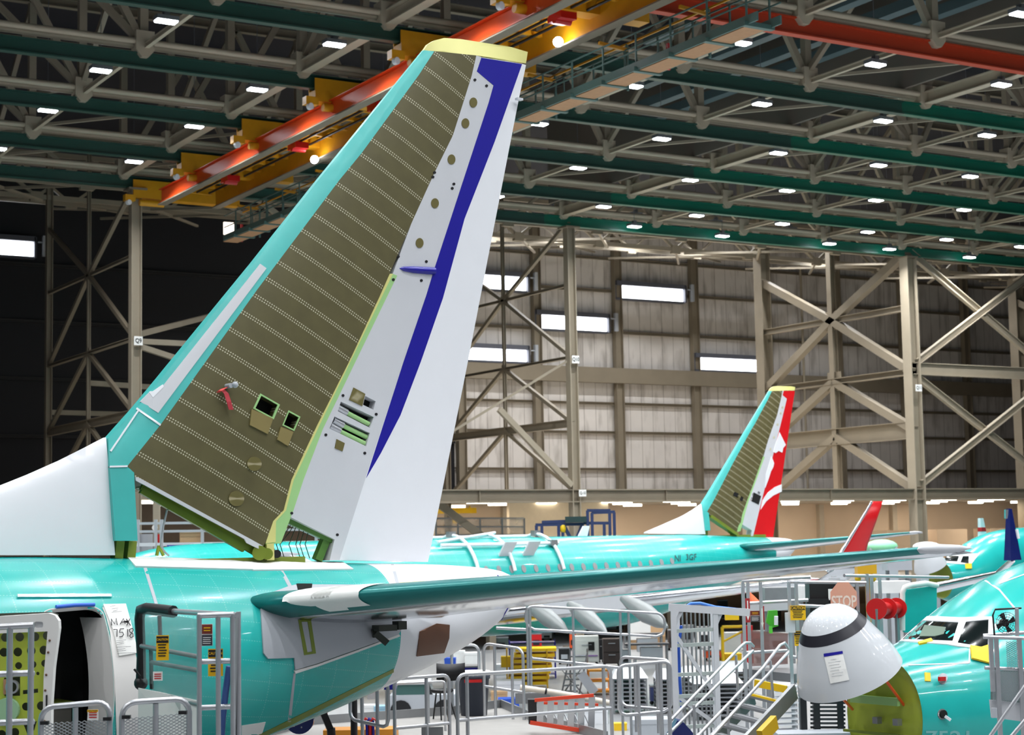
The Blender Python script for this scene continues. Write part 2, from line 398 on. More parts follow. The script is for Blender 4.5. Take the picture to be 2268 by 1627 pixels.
# ------------------------------------------------------------------ crane rails and roof trusses
YB = [39.0, 45.75, 52.75, 59.8, 67.0, 74.1, 80.6]
for i, y in enumerate(YB):
    xa, xb = .15*y, 1.35*y
    xs = 50.4
    if i == 1:
        r = empty('crane_rail', 'red orange crane rail beam at the upper right of the roof', 'beam', (60, y, ZB))
        part('rail_beam', MB().ibeam((xa, y, ZB+.3), (xb, y, ZB+.3), .34, .62, .05), REDOR, r)
    else:
        nm = ['frontmost green crane rail beam above the yellow crane', '', 'second green crane rail beam from the top of the picture', 'third green crane rail beam from the top of the picture', 'fourth green crane rail beam from the top', 'fifth green crane rail beam, next before the columns', 'green crane rail beam resting on columns Q9 and Q10'][i]
        r = empty('crane_rail', nm, 'beam', (50, y, ZB), group='green crane rails')
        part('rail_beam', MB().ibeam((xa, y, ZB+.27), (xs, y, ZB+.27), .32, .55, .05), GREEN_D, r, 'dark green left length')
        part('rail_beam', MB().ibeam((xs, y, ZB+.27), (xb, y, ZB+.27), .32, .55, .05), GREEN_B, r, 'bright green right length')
    # the truss the rail hangs from
    t = empty('roof_truss', ['frontmost', 'second', 'third', 'fourth', 'fifth', 'sixth', 'rearmost'][i] + ' beige roof truss, counted from the viewer, over its crane rail', 'truss', (50, y, ZB+.8), group='roof trusses')
    zc = ZB+.86
    for dy in (-.12, .12): part('bottom_chord', MB().cyl((xa, y+dy, zc+(.08 if dy < 0 else -.04)), (xb, y+dy, zc+(.08 if dy < 0 else -.04)), .12, n=8), TRUSS, t)
    part('top_chord', MB().ibeam((xa, y, 29.4), (xb, y, 29.4), .3, .4, .04), STEELD, t)
    n0, n1 = math.ceil((xa-20.6)/6.2), int((xb-20.6)/6.2)
    for n in range(n0, n1+1):
        x = 20.6+6.2*n
        part('post', MB().bar((x, y, zc), (x, y, 29.3), .3, .3), STEEL, t)
        part('diagonal', MB().bar((x, y, zc), (x+3.1*(1 if n % 2 else -1), y, 29.3), .22, .26), STEEL, t)
        if n % 3 == 0: part('diagonal', MB().bar((x, y, zc), (x+(6.2 if n % 2 else -6.2)*.98, y+.12, 29.3), .2, .24), STEELD, t)
        gp = [(x-.34, zc+.45), (x+.34, zc+.45), (x+.34, zc-.25), (x+.12, zc-.5), (x-.12, zc-.5), (x-.34, zc-.25)]
        part('gusset', MB().prism([(px, y-.28, pz) for px, pz in gp], (0, .56, 0)), TRUSS, t)
# ties across the trusses and flat bracing
for n in range(-2, 14):
    x = 20.6+6.2*n; big = n in (1, 5)
    y0, y1 = max(38.0, x/1.3), min(80.6, x/.16)
    if y1-y0 < 5: continue
    tb = empty('tie_beam', ('deep' if big else 'slim') + ' beige roof tie beam crossing the trusses, number %d from the left' % (n+3), 'beam', (x, (y0+y1)/2, ZB+.9), group='roof tie beams')
    part('beam', MB().ibeam((x+.05, y0, ZB+.78), (x+.05, y1, ZB+.78), .42 if big else .16, .5 if big else .2, .04), TRUSS, tb)
    k = 0
    for j in range(len(YB)-1):
        if YB[j] < y0-3 or YB[j+1] > y1+3: continue
        if n >= 4 or j >= 4:
            part('flat_brace', MB().bar((x, YB[j+1], ZB+.95), (x+6.2, YB[j], ZB+.95), .12, .12), STEEL, tb)
        if (j+n) % 2:
            part('sway_brace', MB().bar((x, YB[j], 29.2), (x, YB[j+1], ZB+1.1), .2, .22), STEELD, tb)
CURT = mat('grey_brown_draft_curtain', (112,104,94), .7, var=.06, scale=.4)
single('draft_curtain', MB().bx(50.35, 50.5, 39, 80, ZB+1.05, 30.1), CURT, 'grey brown draft curtain hanging between roof trusses where the rails turn bright green', 'curtain')
# ducts between trusses
DUCT = mat('blue_grey_duct', (84,104,108), .5, var=.08, scale=.5)
for k, (x, y0, y1, z) in enumerate(((44.0, 44, 62, 25.6), (46.3, 44, 66, 25.6), (41.5, 44, 58, 26.2), (49, 46, 70, 26))):
    d = empty('roof_duct', ['pale blue grey roof duct left of the draft curtain, first', 'pale blue grey roof duct left of the draft curtain, second', 'short high roof duct beside the yellow crane', 'roof duct hard against the draft curtain'][k], 'duct', (x, (y0+y1)/2, z))
    part('channel', MB().bar((x, y0, z), (x, y1, z), .5, .4), DUCT, d)
    for j in range(3):
        yy = y0+(y1-y0)*(j+.5)/3
        part('hanger', MB().cyl((x, yy, z), (x, yy, 29.5), .03, n=6), STEELD, d)
# beams and diagonals above the shop, behind the column line
for k, (y, z) in enumerate(((86.0, 24.0), (95.0, 25.0), (109, 27.5))):
    t = empty('rear_truss', ['rear roof truss just behind the columns', 'rear roof truss over the braced frames', 'rear roof truss near the pale wall'][k], 'truss', (60, y, z))
    part('bottom_chord', MB().bar((12, y, z), (125, y, z), .26, .26), STEEL, t)
    part('top_chord', MB().bar((12, y, z+2.4), (125, y, z+2.4), .26, .26), STEELD, t)
    for j in range(19):
        x = 14.4+6.15*j
        part('diagonal', MB().bar((x, y, z), (x+3.07, y, z+2.4), .17, .17), STEEL, t)
        part('diagonal', MB().bar((x+3.07, y, z+2.4), (x+6.15, y, z), .17, .17), STEEL, t)
        part('flat_brace', MB().bar((x, y, z), (x+6.15*(1 if j % 2 else -1), y+(8 if y < 100 else 5), z+.6), .14, .14), STEEL, t)
        part('gusset', MB().box((x, y, z), (.7, .3, .55)), STEEL, t)

# ------------------------------------------------------------------ high bay lamps
LENS = mat('lamp_lens', (255,255,255), .4, emit=(242,246,255), est=40)
HOUS = mat('lamp_housing', (130,134,140), .5, metal=.4)
ld = bpy.data.lights.new('lamp_light', 'AREA'); ld.shape = 'RECTANGLE'; ld.size = .62; ld.size_y = .34; ld.energy = LAMP_W; ld.spread = radians(140); ld.color = (.96, .98, 1.0)
HM = {}
def housing(z):
    k = round(z, 1)
    if k not in HM:
        HM[k] = MB().bx(-.38, .38, -.22, .22, .02, .16).bx(-.1, .1, -.1, .1, .16, .34).cyl((0,0,.34), (0,0,30.19-z), .012, n=6).mesh('housing'); HM[k].materials.append(HOUS)
    return HM[k]
lm_ = MB().bx(-.34, .34, -.19, .19, -.03, .02).mesh('lens')
lm_.materials.append(LENS)
ld_near = ld.copy(); ld_near.energy = LAMP_W*.76     # the lamps over the front of the hall hang in closer rows
def lamp(x, y, z, lab):
    t = empty('high_bay_lamp', lab, 'lamp', (x, y, z), group='high bay lamps in the roof')
    part('housing', housing(z), None, t, world=False); part('lens', lm_, None, t, world=False)
    lo = bpy.data.objects.new('lamp_light', ld if y > 38 else ld_near); COL.objects.link(lo); lo.location = (0, 0, -.06); lo.parent = t
LX = [-18, -5.6, 7.0, 13.3, 19.6, 25.7, 38.3, 44.6, 51.1, 57.15, 63.1, 69.4, 75.6, 81.8, 94.4]
LY = [-12, -1, 6.4, 13.3, 20.2, 27.1, 34.0, 40.85, 47.95, 54.6, 61.5, 68.2, 75.8, 90, 98, 107]
for j, y in enumerate(LY):
    for i, x in enumerate(LX):
        r = x/y if y > 38 else 0
        vis = y > 38 and .2 < r < 1.2
        if y > 38 and not vis: continue
        if y > 85 and not 56 < x < 98: continue  # rows behind the columns are added out of view to brighten the pale wall
        if y <= 38 and x > 80: continue
        lamp(x, y, {90: 26.0, 98: 27.6, 107: 28.9}.get(y, 23.1), 'white high bay lamp, row %d from the front, place %d from left' % (j+1, i+1))

for k, (px, py) in enumerate(((1405,502),(1600,523),(1837,540),(1970,552),(2147,570))):
    p = at(px, py, Y=79.6); lamp(p.x, p.y, p.z, 'white high bay lamp against the rearmost green rail, place %d from left' % (k+1))
# ------------------------------------------------------------------ bridge crane
t = empty('bridge_crane', 'orange and yellow overhead bridge crane slung under the green rails', 'crane', (30, 60, 21.5))
OX, OZ0, OZ1 = 27.9, ZB-1.05, ZB-.45
part('orange_girder', MB().ibeam((OX, 40, (OZ0+OZ1)/2), (OX, 78.3, (OZ0+OZ1)/2), .3, .66, .04), ORANGE, t)
part('girder_flange', MB().bar((OX, 40, OZ0-.1), (OX, 78.3, OZ0-.1), .4, .05), STEELD, t)
part('yellow_girder', MB().ibeam((30.7, 40, ZB-.56), (30.7, 78.6, ZB-.56), .32, .88, .04), YELLOWC, t)
part('girder_flange', MB().bar((30.7, 40, ZB-1.02), (30.7, 78.6, ZB-1.02), .42, .05), STEELD, t)
for y in YB:
    e = part('end_truck', MB().bx(27.2, 32.6, y-.30, y-.24, ZB-.5, ZB+.38).bx(27.2, 32.6, y+.24, y+.30, ZB-.5, ZB+.38).bx(27.2, 32.6, y-.24, y+.24, ZB-.5, ZB-.08), YELLOWC, t)
    part('drive_motor', MB().cyl((27.5, y-.3, ZB-.72), (28.7, y-.3, ZB-.72), .16, n=10).box((27.0, y-.3, ZB-.55), (.5, .35, .3)), YELLOWC, e)
    part('lamp_disc', MB().cyl((26.9, y-.35, ZB-.78), (26.95, y-.5, ZB-.78), .13, n=10), WHITE, e)
for k in range(26):
    y = 41+1.5*k
    part('cross_member', MB().bar((28.1, y, ZB-.3), (30.6, y+.4, ZB-.3), .16, .14), YELLOWC, t)
for x in (29.6, 30.2): part('service_pipe', MB().cyl((x, 41, ZB-.42), (x, 78.2, ZB-.42), .05, n=6), BLACK, t)
for x, w_ in ((29.3, .3), (29.9, .4)): part('long_member', MB().bar((x, 41, ZB-.18), (x, 78.3, ZB-.18), w_, .1), YELLOWC, t)
for y in (74, 66.5, 59, 52, 46): 
    e = part('hoist', MB().box((29.6, y, ZB-.6), (.6, .8, .25)).cyl((29.3, y, ZB-.7), (29.9, y, ZB-.7), .13, n=10), RED, t)
part('work_lamp', MB().ball((30.2, 66.2, ZB-1.15), .17, 10, 6), LENS, t)
part('work_lamp', MB().ball((30.2, 47.2, ZB-1.0), .17, 10, 6), LENS, t)
# walkway slung beside the crane
t = empty('crane_walkway', 'grey green maintenance walkway with plywood floor slung beside the yellow crane girder', 'walkway', (32, 60, 19.8))
wx0, wx1, wz = 31.4, 32.25, ZB-2.35
for x in (wx0, wx1): part('stringer', MB().bar((x, 38.5, wz+.05), (x, 79.4, wz+.05), .06, .26), WALKG, t)
y = 39.0
while y < 78.9:
    part('floor_board', MB().bx(wx0+.05, wx1-.05, y+.1, y+1.75, wz-.1, wz-.06), PLY, t)
    part('cross_bar', MB().bx(wx0-.15, wx1+.1, y-.1, y+.08, wz-.14, wz), WALKG, t)
    for x in (wx0, wx1): part('post', MB().bar((x, y, wz), (x, y, wz+1.15), .05, .05), WALKG, t)
    y += 1.85
for x in (wx0, wx1):
    for dz in (.55, 1.12): part('handrail', MB().cyl((x, 38.5, wz+dz), (x, 79.3, wz+dz), .03, n=6), WALKG, t)
for k in range(9):
    y = 42+4.4*k
    part('hanger', MB().bar((wx1+.1, y, wz-.2), (wx1+.1, y, ZB-1.0), .07, .07), WALKG, t, 'pale hanger')
    part('bracket', MB().bar((wx1+.1, y, ZB-1.2), (31.25, y, ZB-1.1), .1, .1), YELLOWC, t)
part('upper_rail', MB().bar((wx1+.1, 38.5, wz+1.35), (wx1+.1, 79.3, wz+1.35), .05, .06), YELLOWC, t)
for y in (79.2, 71.5, 57, 44): part('red_post', MB().bar((wx1, y, wz-.1), (wx1, y, wz+.75), .1, .1), RED, t)
part('sign_light', MB().box((wx0+.3, 79.5, wz+.55), (.5, .12, .6)), mat('backlit_sign_panel', (255,250,240), .5, emit=(255,236,220), est=3), t)
# ================================================================== aircraft
PSI = .10
PROF = [(0,-2.42,-2.5,.03), (.25,-2.06,-2.86,.40), (.6,-1.84,-3.1,.52), (1.2,-1.6,-3.38,.75), (1.7,-1.47,-3.52,.97), (2.3,-1.32,-3.62,1.24),
 (3.0,-.98,-3.76,1.42), (3.7,-.66,-3.86,1.56), (4.6,-.36,-3.95,1.7), (5.6,-.16,-4.0,1.8), (7,-.03,-4.01,1.87), (8.5,0,-4.01,1.88), (24,0,-4.01,1.88),
 (27,0,-3.9,1.87), (29.5,0,-3.5,1.78), (31,-.01,-3.06,1.66), (32.5,-.06,-2.62,1.48), (34.2,-.14,-2.25,1.18), (35.5,-.19,-1.9,.93), (36.7,-.23,-1.52,.69), (37.3,-.27,-1.28,.54), (37.8,-.33,-1.0,.36), (38.12,-.44,-.72,.14)]
def prof(x):
    n = len(PROF); x = min(max(x, PROF[0][0]), PROF[-1][0]); i = 0
    while i < n-2 and PROF[i+1][0] < x: i += 1
    a, b = PROF[i], PROF[i+1]; h = b[0]-a[0]; t = (x-a[0])/h
    out = []
    for k in (1, 2, 3):
        d = (b[k]-a[k])/h
        def sl(j):
            if j <= 0 or j >= n-1: return d
            d0 = (PROF[j][k]-PROF[j-1][k])/(PROF[j][0]-PROF[j-1][0]); d1 = (PROF[j+1][k]-PROF[j][k])/(PROF[j+1][0]-PROF[j][0])
            return 0 if d0*d1 <= 0 else 2*d0*d1/(d0+d1)
        m0, m1 = sl(i)*h, sl(i+1)*h
        out.append((2*t**3-3*t*t+1)*a[k]+(t**3-2*t*t+t)*m0+(-2*t**3+3*t*t)*b[k]+(t**3-t*t)*m1)
    return out
ZC = 5.82      # crown height of the nearest aircraft; the empty of the others carries the difference
FZ = 5.63      # height the fin is measured from
c_, s_ = cos(PSI), sin(PSI)
class Craft:
    def __init__(s, ox, oy, dz): s.o = V((ox, oy, dz))
    def w2l(s, P):
        d = V(P)-s.o; return V((d.x*c_+d.y*s_, -d.x*s_+d.y*c_, d.z))
    def l2w(s, L): return s.o+V((L[0]*c_-L[1]*s_, L[0]*s_+L[1]*c_, L[2]))
    def ray(s, px, py):
        r = ray(px, py); return s.w2l(EYE), V((r.x*c_+r.y*s_, -r.x*s_+r.y*c_, r.z))
    def surf(s, a, th, off=0.0):
        zt, zb, hw = prof(a+36.7); hh = (zt-zb)/2; zc = ZC+(zt+zb)/2
        n = V((0, -sin(th)/max(hw, .05), cos(th)/max(hh, .05))).normalized()
        return V((a, -hw*sin(th), zc+hh*cos(th)))+n*off
    def fus(s, px, py, t0=None):       # first meeting of a line of sight with the fuselage -> a, theta (port side positive)
        e, r = s.ray(px, py)
        def f(t):
            P = e+r*t; x = P.x+36.7
            if x < .02 or x > 38.1: return 1
            zt, zb, hw = prof(x); hh = (zt-zb)/2
            return (P.y/hw)**2+((P.z-ZC-(zt+zb)/2)/hh)**2-1
        yc = (e.y+2.2)/-r.y if abs(r.y) > 1e-6 else 10
        best = None; t = max(1, yc-4); step = .04; lim = yc+6
        while t < lim:
            v = f(t)
            if v <= 0: break
            if best is None or v < best[0]: best = (v, t)
            t += step
        if t >= lim: t = best[1]
        else:
            lo, hi = t-step, t
            for _ in range(18):
                md = (lo+hi)/2
                if f(md) <= 0: hi = md
                else: lo = md
            t = hi
        P = e+r*t; zt, zb, hw = prof(P.x+36.7)
        return P.x, math.atan2(-P.y/hw, (P.z-ZC-(zt+zb)/2)/((zt-zb)/2))
    def fin(s, px, py, T):             # meeting with the port face of the fin
        e, r = s.ray(px, py); p = 0
        for _ in range(10):
            t = (-p-e.y)/r.y; P = e+r*t; p = T(P.x, P.z-FZ)
        return P.x, P.z-FZ, p
def tess(poly, holes=(), step=24):
    vs, fs = flat([poly]+list(holes)) if (holes or True) else None
    bm = bmesh.new(); bv = [bm.verts.new(p) for p in vs]
    for f in fs:
        try: bm.faces.new([bv[i] for i in f])
        except ValueError: pass
    bmesh.ops.remove_doubles(bm, verts=bm.verts, dist=1e-4)
    xs = [p[0] for p in poly]; ys = [p[1] for p in poly]
    for ax, lo, hi in ((0, min(xs), max(xs)), (1, min(ys), max(ys))):
        n = int((hi-lo)/step)
        for k in range(1, n+1):
            co = [0,0,0]; no = [0,0,0]; co[ax] = lo+(hi-lo)*k/(n+1); no[ax] = 1
            bmesh.ops.bisect_plane(bm, geom=bm.verts[:]+bm.edges[:]+bm.faces[:], plane_co=co, plane_no=no)
    bmesh.ops.triangulate(bm, faces=bm.faces)
    bm.verts.index_update(); out = [v.co.copy() for v in bm.verts], [tuple(v.index for v in f.verts) for f in bm.faces]
    edges = [tuple(v.index for v in e.verts) for e in bm.edges if len(e.link_faces) == 1]
    bm.free(); return out[0], out[1], edges
def spatch(C, poly, off=.006, holes=(), step=24, ):   # sheet lying on the fuselage
    vs, fs, ed = tess(poly, holes, step); mb = MB(); uv = []
    hs = [C.fus(p.x, p.y) for p in vs]
    mb.add([C.surf(a, t, off) for a, t in hs], fs, True); n = len(vs)
    mb.add([C.surf(a, t, off-.03) for a, t in hs], [], True)
    for i, j in ed: mb.f.append((i, j, j+n, i+n)); mb.sm.append(False)
    return mb
def stext(C, body, quad, off=.012, bold=.01, size=1.0):      # lettering on the fuselage inside a pixel quad (tl, tr, br, bl)
    vs, fs = text2d(body, size, 1.0, bold)
    x0, x1 = min(p.x for p in vs), max(p.x for p in vs); y0, y1 = min(p.y for p in vs), max(p.y for p in vs)
    out = []
    for p in vs:
        u, v = (p.x-x0)/(x1-x0), (y1-p.y)/(y1-y0)
        q = [(quad[0][k]*(1-u)+quad[1][k]*u)*(1-v)+(quad[3][k]*(1-u)+quad[2][k]*u)*v for k in (0, 1)]
        out.append(C.surf(*C.fus(*q), off))
    return MB().add(out, fs)
# fin thickness
def gth(c):
    c = min(max(c, 0), 1); return 10*(.2969*sqrt(c)-.126*c-.3516*c*c+.2843*c**3-.1015*c**4)
def FT(a, u):
    l, t = -5.79+.855*u, .06+.253*u
    return .052*(t-l)*gth((a-l)/(t-l))
DTOP = [(-9.6,.12), (-8.2,.33), (-7,.6), (-5.71,.97), (-5.4,1.09), (-5.03,1.25), (-4.71,1.41), (-4.45,1.56)]
def DT(a, u):
    ut = DTOP[0][1]
    for (x0, y0), (x1, y1) in zip(DTOP, DTOP[1:]):
        if x0 <= a <= x1: ut = y0+(y1-y0)*(a-x0)/(x1-x0)
    if a > DTOP[-1][0]: ut = DTOP[-1][1]
    return .015+.22*sqrt(max(0, 1-u/max(ut, .05)))
def T2(a, u): return max(FT(a, u), .13)
def fshell(C, poly, T=FT, holes=(), step=22, mirror=True, off=0.0, uv=False):
    vs, fs, ed = tess(poly, holes, step); P = [C.fin(p.x, p.y, T) for p in vs]; n = len(vs); mb = MB()
    mb.add([(a, -(p+off), FZ+u) for a, u, p in P], fs, True)
    if mirror:
        mb.add([(a, p+off, FZ+u) for a, u, p in P], [f[::-1] for f in fs], True)
    else:
        mb.add([(a, -(p+off-.02), FZ+u) for a, u, p in P], [], True)
    for i, j in ed: mb.f.append((i, j, j+n, i+n)); mb.sm.append(False)
    if uv:
        q = [(a*.874-u*.487, a*.487+u*.874) for a, u, p in P]; mb.uv = q+q
    return mb
def fpatch(C, poly, off=.004, T=FT, step=30): return fshell(C, poly, T, (), step, False, off)

def loft(a0, a1, n, hole=None, nth=64, dense=None):
    mb = MB(); xs = [a0+(a1-a0)*i/n for i in range(n+1)]
    if dense: xs = sorted(set([x for x in xs if not dense[0] < x < dense[1]]+[dense[0]+(dense[1]-dense[0])*i/dense[2] for i in range(dense[2]+1)]))
    C = Craft(0, 0, 0); uv = []; vs = []; fs = []; m = nth+1
    for x in xs:
        zt, zb, hw = prof(x+36.7); r = (hw+(zt-zb)/2)/2
        for k in range(m):
            th = -pi+2*pi*k/nth; vs.append(C.surf(x, th)); uv.append((x, th*r))
    for i in range(len(xs)-1):
        for k in range(nth):
            if hole:
                th = -pi+2*pi*(k+.5)/nth
                if hole((xs[i]+xs[i+1])/2, th): continue
            fs.append((i*m+k, i*m+k+1, (i+1)*m+k+1, (i+1)*m+k))
    mb.add(vs, fs, True); mb.uv = uv; return mb

# ---- fin outlines, read off the nearest aircraft
NEAR = Craft(10.9, 20.5, 0)
P_OLIVE = [(962,113.5),(1055,122.7),(1045,167),(1003,300),(961,385),(911,495),(863,606),(839,660),(773.5,800),(701,944),(645,1063),(628,1129.5),(605,1153.5),(590,1196),(581,1214),(299,1055),(296.6,1046),(282,1032),(355,941),(569.7,641),(750.6,400),(800,340),(927,167)]
P_LE = [(938,111),(704,400),(563,583),(345,852),(300,906),(240,970),(243,1033),(282,1032),(355,941),(569.7,641),(750.6,400),(800,340),(927,167),(962,113.5)]
P_SPAR = [(870,606),(880,610),(715,950),(672,1063),(650,1130),(622,1203),(588,1205),(590,1196),(605,1153.5),(628,1129.5),(645,1063),(701,944),(773.5,800),(839,660),(863,606)]
P_WHITE = [(1055,122.7),(1066,126),(1056,158),(1093,189),(1082,228),(962,595),(944,654),(894,800),(810,1057),(752,1240),(730,1241),(741,1194),(642,1144),(650,1130),(672,1063),(715,950),(880,610),(870,606),(911,495),(961,385),(1003,300),(1045,167)]
P_RUD = [(1066,127),(1156,141),(1165,144),(1148.6,222),(1076.6,593),(1036.5,800),(948,1244),(752,1240),(810,1057),(894,800),(944,654),(962,595),(1082,228),(1093,189),(1056,158)]
P_BLUE = [(1066,128),(1156,142),(1095,314.5),(1028.7,484),(980.7,660),(932,800),(886.7,919),(843,1003.6),(811,1058),(894,800),(944,654),(962,595),(1082,228),(1093,189),(1056,158)]
P_CAP = [(938,112),(948,98),(962,89.5),(984,84),(1021,86.5),(1132,104),(1169,115),(1165,140),(1088,127),(1055,122.7),(962,113)]
P_DOR = [(-420,1215),(-200,1142),(0,1075),(60,1051),(130,1020),(190,990),(235,968),(240,1030),(255,1229),(0,1229),(-420,1226)]
P_TP2 = [(243,1035),(282,1033),(297,1045),(305,1197),(256,1197)]
H_ACC = [[(577,872.5),(618,896),(605,927),(562,904)], [(639,909.5),(664,923),(651,953),(626,941)]]
H_TE = [[(755,889),(828,923),(819,947),(748,910)], [(741,922),(819,958.4),(811,988),(730,948.5)], [(809,876.4),(832,888),(827,907),(804,896)]]
FINM = {}
def fin_meshes():
    C = NEAR
    FINM['skin'] = fshell(C, P_OLIVE, holes=H_ACC, uv=True).mesh('fin_skin')
    FINM['le'] = fshell(C, P_LE).mesh('fin_leading_edge')
    FINM['spar'] = fshell(C, P_SPAR).mesh('fin_spar')
    FINM['white'] = fshell(C, P_WHITE, holes=H_TE).mesh('fin_trailing_panel')
    FINM['rud'] = fshell(C, P_RUD).mesh('rudder')
    FINM['cap'] = fshell(C, P_CAP, T=lambda a, u: FT(a, min(u, 6.86))*max(.12, 1-max(0, u-6.84)/.26)).mesh('fin_cap')
    FINM['dor'] = fshell(C, P_DOR, T=DT).mesh('dorsal_fin')
    FINM['tp2'] = fshell(C, P_TP2, T=T2).mesh('dorsal_panel')
fin_meshes()
RUDRED = mat('red_rudder_paint', (214,28,34), .3, var=.03)
def stab_mb(sgn, c0, c1, z0=5.23):
    mb = MB(); ns, nc = 16, 8; vs = []
    cs = [c0+(c1-c0)*(k/nc)**(1.6 if c0 == 0 else 1) for k in range(nc+1)]
    loop = [(c, 1) for c in cs]+[(c, -1) for c in reversed(cs)]
    if c0 == 0: loop = loop[:-1]
    L = len(loop)
    for i in range(ns+1):
        p = 1.0+6.1*i/ns; le = -3.03+.745*(p-1.2); ch = 3.42-.437*(p-1.2)
        for c, sd in loop:
            t = .052*ch*gth(c)*(1.0 if sd > 0 else 1.15)
            vs.append((le+c*ch, -sgn*p, z0+.081*(p-1.2)-.055*c*ch+sd*max(t, .004)))
    fs = [(i*L+k, i*L+(k+1) % L, (i+1)*L+(k+1) % L, (i+1)*L+k) for i in range(ns) for k in range(L)]
    fs += [tuple(range(L))[::-1], tuple(range(ns*L, ns*L+L))]
    return mb.add(vs, fs, True)
def tail(root, detailed, rud_m, labels=True):
    fb = part('fin_skin', FINM['skin'], OLIVE, root, 'olive riveted fin skin', world=False)
    part('fin_leading_edge', FINM['le'], TEALF, root, 'teal leading edge', world=False)
    part('rear_spar', FINM['spar'], MINT, root, 'green spar strip', world=False)
    wp = part('fin_trailing_panel', FINM['white'], GREYP, root, 'pale grey fixed trailing panel', world=False)
    rd = part('rudder', FINM['rud'], rud_m, root, world=False)
    part('fin_cap', FINM['cap'], CAPY, root, 'pale yellow fin tip', world=False)
    part('dorsal_fin', FINM['dor'], WHITE, root, world=False)
    part('dorsal_panel', FINM['tp2'], TEALF, root, world=False)
    for sg in (1, -1):
        sk = part('stabilizer', stab_mb(sg, .115, .7), STL, root, 'bare metal stabilizer skin', world=False)
        part('stabilizer_leading_edge', stab_mb(sg, 0, .115), TEALS, sk, 'dark teal leading edge', world=False)
        part('elevator', stab_mb(sg, .705, 1.0), GREYP, sk, world=False)
        p = 7.1; a = -3.03+.745*5.9
        tp = MB(); prof_ = [(-.05,.0), (.0,.05), (.3,.062), (.7,.045), (1.0,.0)]
        vs = []; n = 10
        for h, r in prof_:
            for k in range(n): vs.append((a+h*.86, -sg*(p+.0)-sg*max(0, r*1.1*cos(2*pi*k/n)) , 5.71+r*sin(2*pi*k/n)*.9))
        tp.add(vs, [(i*n+k, i*n+(k+1) % n, (i+1)*n+(k+1) % n, (i+1)*n+k) for i in range(4) for k in range(n)], True)
        part('stabilizer_tip', tp, GREYP, sk, world=False)
    return fb, wp, rd

# ------------------------------------------------------------------ nearest aircraft
A = empty('airplane', 'nearest teal airplane with a blue striped white rudder and an open rear door', 'airplane', (10.9, 20.5, 0), PSI)
C = NEAR
# the door opening
da1, dth = C.fus(100, 1420)[0], C.fus(170, 1345)[1]
da2 = C.fus(246, 1440)[0]
DR = 1.75
def dmap(a, th): return a, (th-dth)*DR
def indoor(a, th, g=0.0):
    x, y = dmap(a, th)
    if th < 0: return False
    r = .17; x0, x1, y0, y1 = da1-g, da2+g, -g, 1.86+g
    if not (x0 < x < x1 and y0 < y < y1): return False
    cx = min(max(x, x0+r), x1-r); cy = min(max(y, y0+r), y1-r)
    return (x-cx)**2+(y-cy)**2 <= r*r or (x == cx or y == cy)
fz = part('fuselage', loft(-36.5, -.98, 60, lambda a, t: indoor(a, t, -.01), 220, (da1-.1, da2+.1, 36)), TEAL, A, 'teal film covered fuselage', world=False)
part('tail_cone', loft(-.98, 1.42, 20, None, 64), WHITE, A, 'white tail cone', world=False)
def band(path, o0, o1, w):   # strip along a closed path on the fuselage (a, theta)
    mb = MB(); n = len(path); vs = []
    ca = sum(p[0] for p in path)/n; ct = sum(p[1] for p in path)/n
    for a, t in path:
        d = V((a-ca, (t-ct)*DR)); d = d.normalized() if d.length else d
        vs += [C.surf(a, t, o0), C.surf(a+d.x*w, t+d.y*w/DR, o0), C.surf(a, t, o1)]
    fs = []
    for i in range(n):
        j = (i+1) % n
        fs += [(i*3, i*3+1, j*3+1, j*3), (i*3, i*3+2, j*3+2, j*3)]
    return mb.add(vs, fs, True)
path = [(x, dth+y/DR) for x, y in rrect(da1, 0, da2, 1.86, .17, 6)]
pp = []
for i, (a, t) in enumerate(path):
    b = path[(i+1) % len(path)]; k = max(1, int(sqrt((b[0]-a)**2+((b[1]-t)*DR)**2)/.08))
    pp += [(a+(b[0]-a)*j/k, t+(b[1]-t)*j/k) for j in range(k)]
part('door_frame', band(pp, .008, -.05, .012), WHITEM, A, 'white door jamb', world=False)
# what shows inside the doorway
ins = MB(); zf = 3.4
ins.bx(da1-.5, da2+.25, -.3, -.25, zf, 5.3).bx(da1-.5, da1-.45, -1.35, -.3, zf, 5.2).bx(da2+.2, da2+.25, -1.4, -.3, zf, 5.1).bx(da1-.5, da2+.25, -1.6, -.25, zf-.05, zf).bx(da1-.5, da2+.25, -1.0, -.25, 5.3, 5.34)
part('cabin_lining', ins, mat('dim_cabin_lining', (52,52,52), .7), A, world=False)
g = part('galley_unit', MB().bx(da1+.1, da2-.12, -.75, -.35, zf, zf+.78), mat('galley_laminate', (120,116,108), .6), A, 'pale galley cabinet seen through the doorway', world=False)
part('worktop', MB().bx(da1+.08, da2-.1, -.78, -.33, zf+.78, zf+.83), PRIMERD, g, world=False)
part('cart_door', MB().bx(da1+.18, da1+.42, -.77, -.74, zf+.1, zf+.5), GREYF, g, world=False)
part('door_post', MB().bx(da1+.12, da1+.2, -1.2, -1.12, zf, 5.1), GREYF, A, world=False)
jm = []
for i in range(14):
    t = dth+.1+i*.075; q0 = C.surf(da2-.0, t, -.02); jm.append(q0)
lin = MB()
for i in range(13):
    a, b = jm[i], jm[i+1]
    lin.add([a, b, b+V((-.1, .40, 0)), a+V((-.1, .40, 0))], [(0,1,2,3)])
lp = part('door_lining', lin, WHITEM, A, 'white lining beside the doorway', world=False)
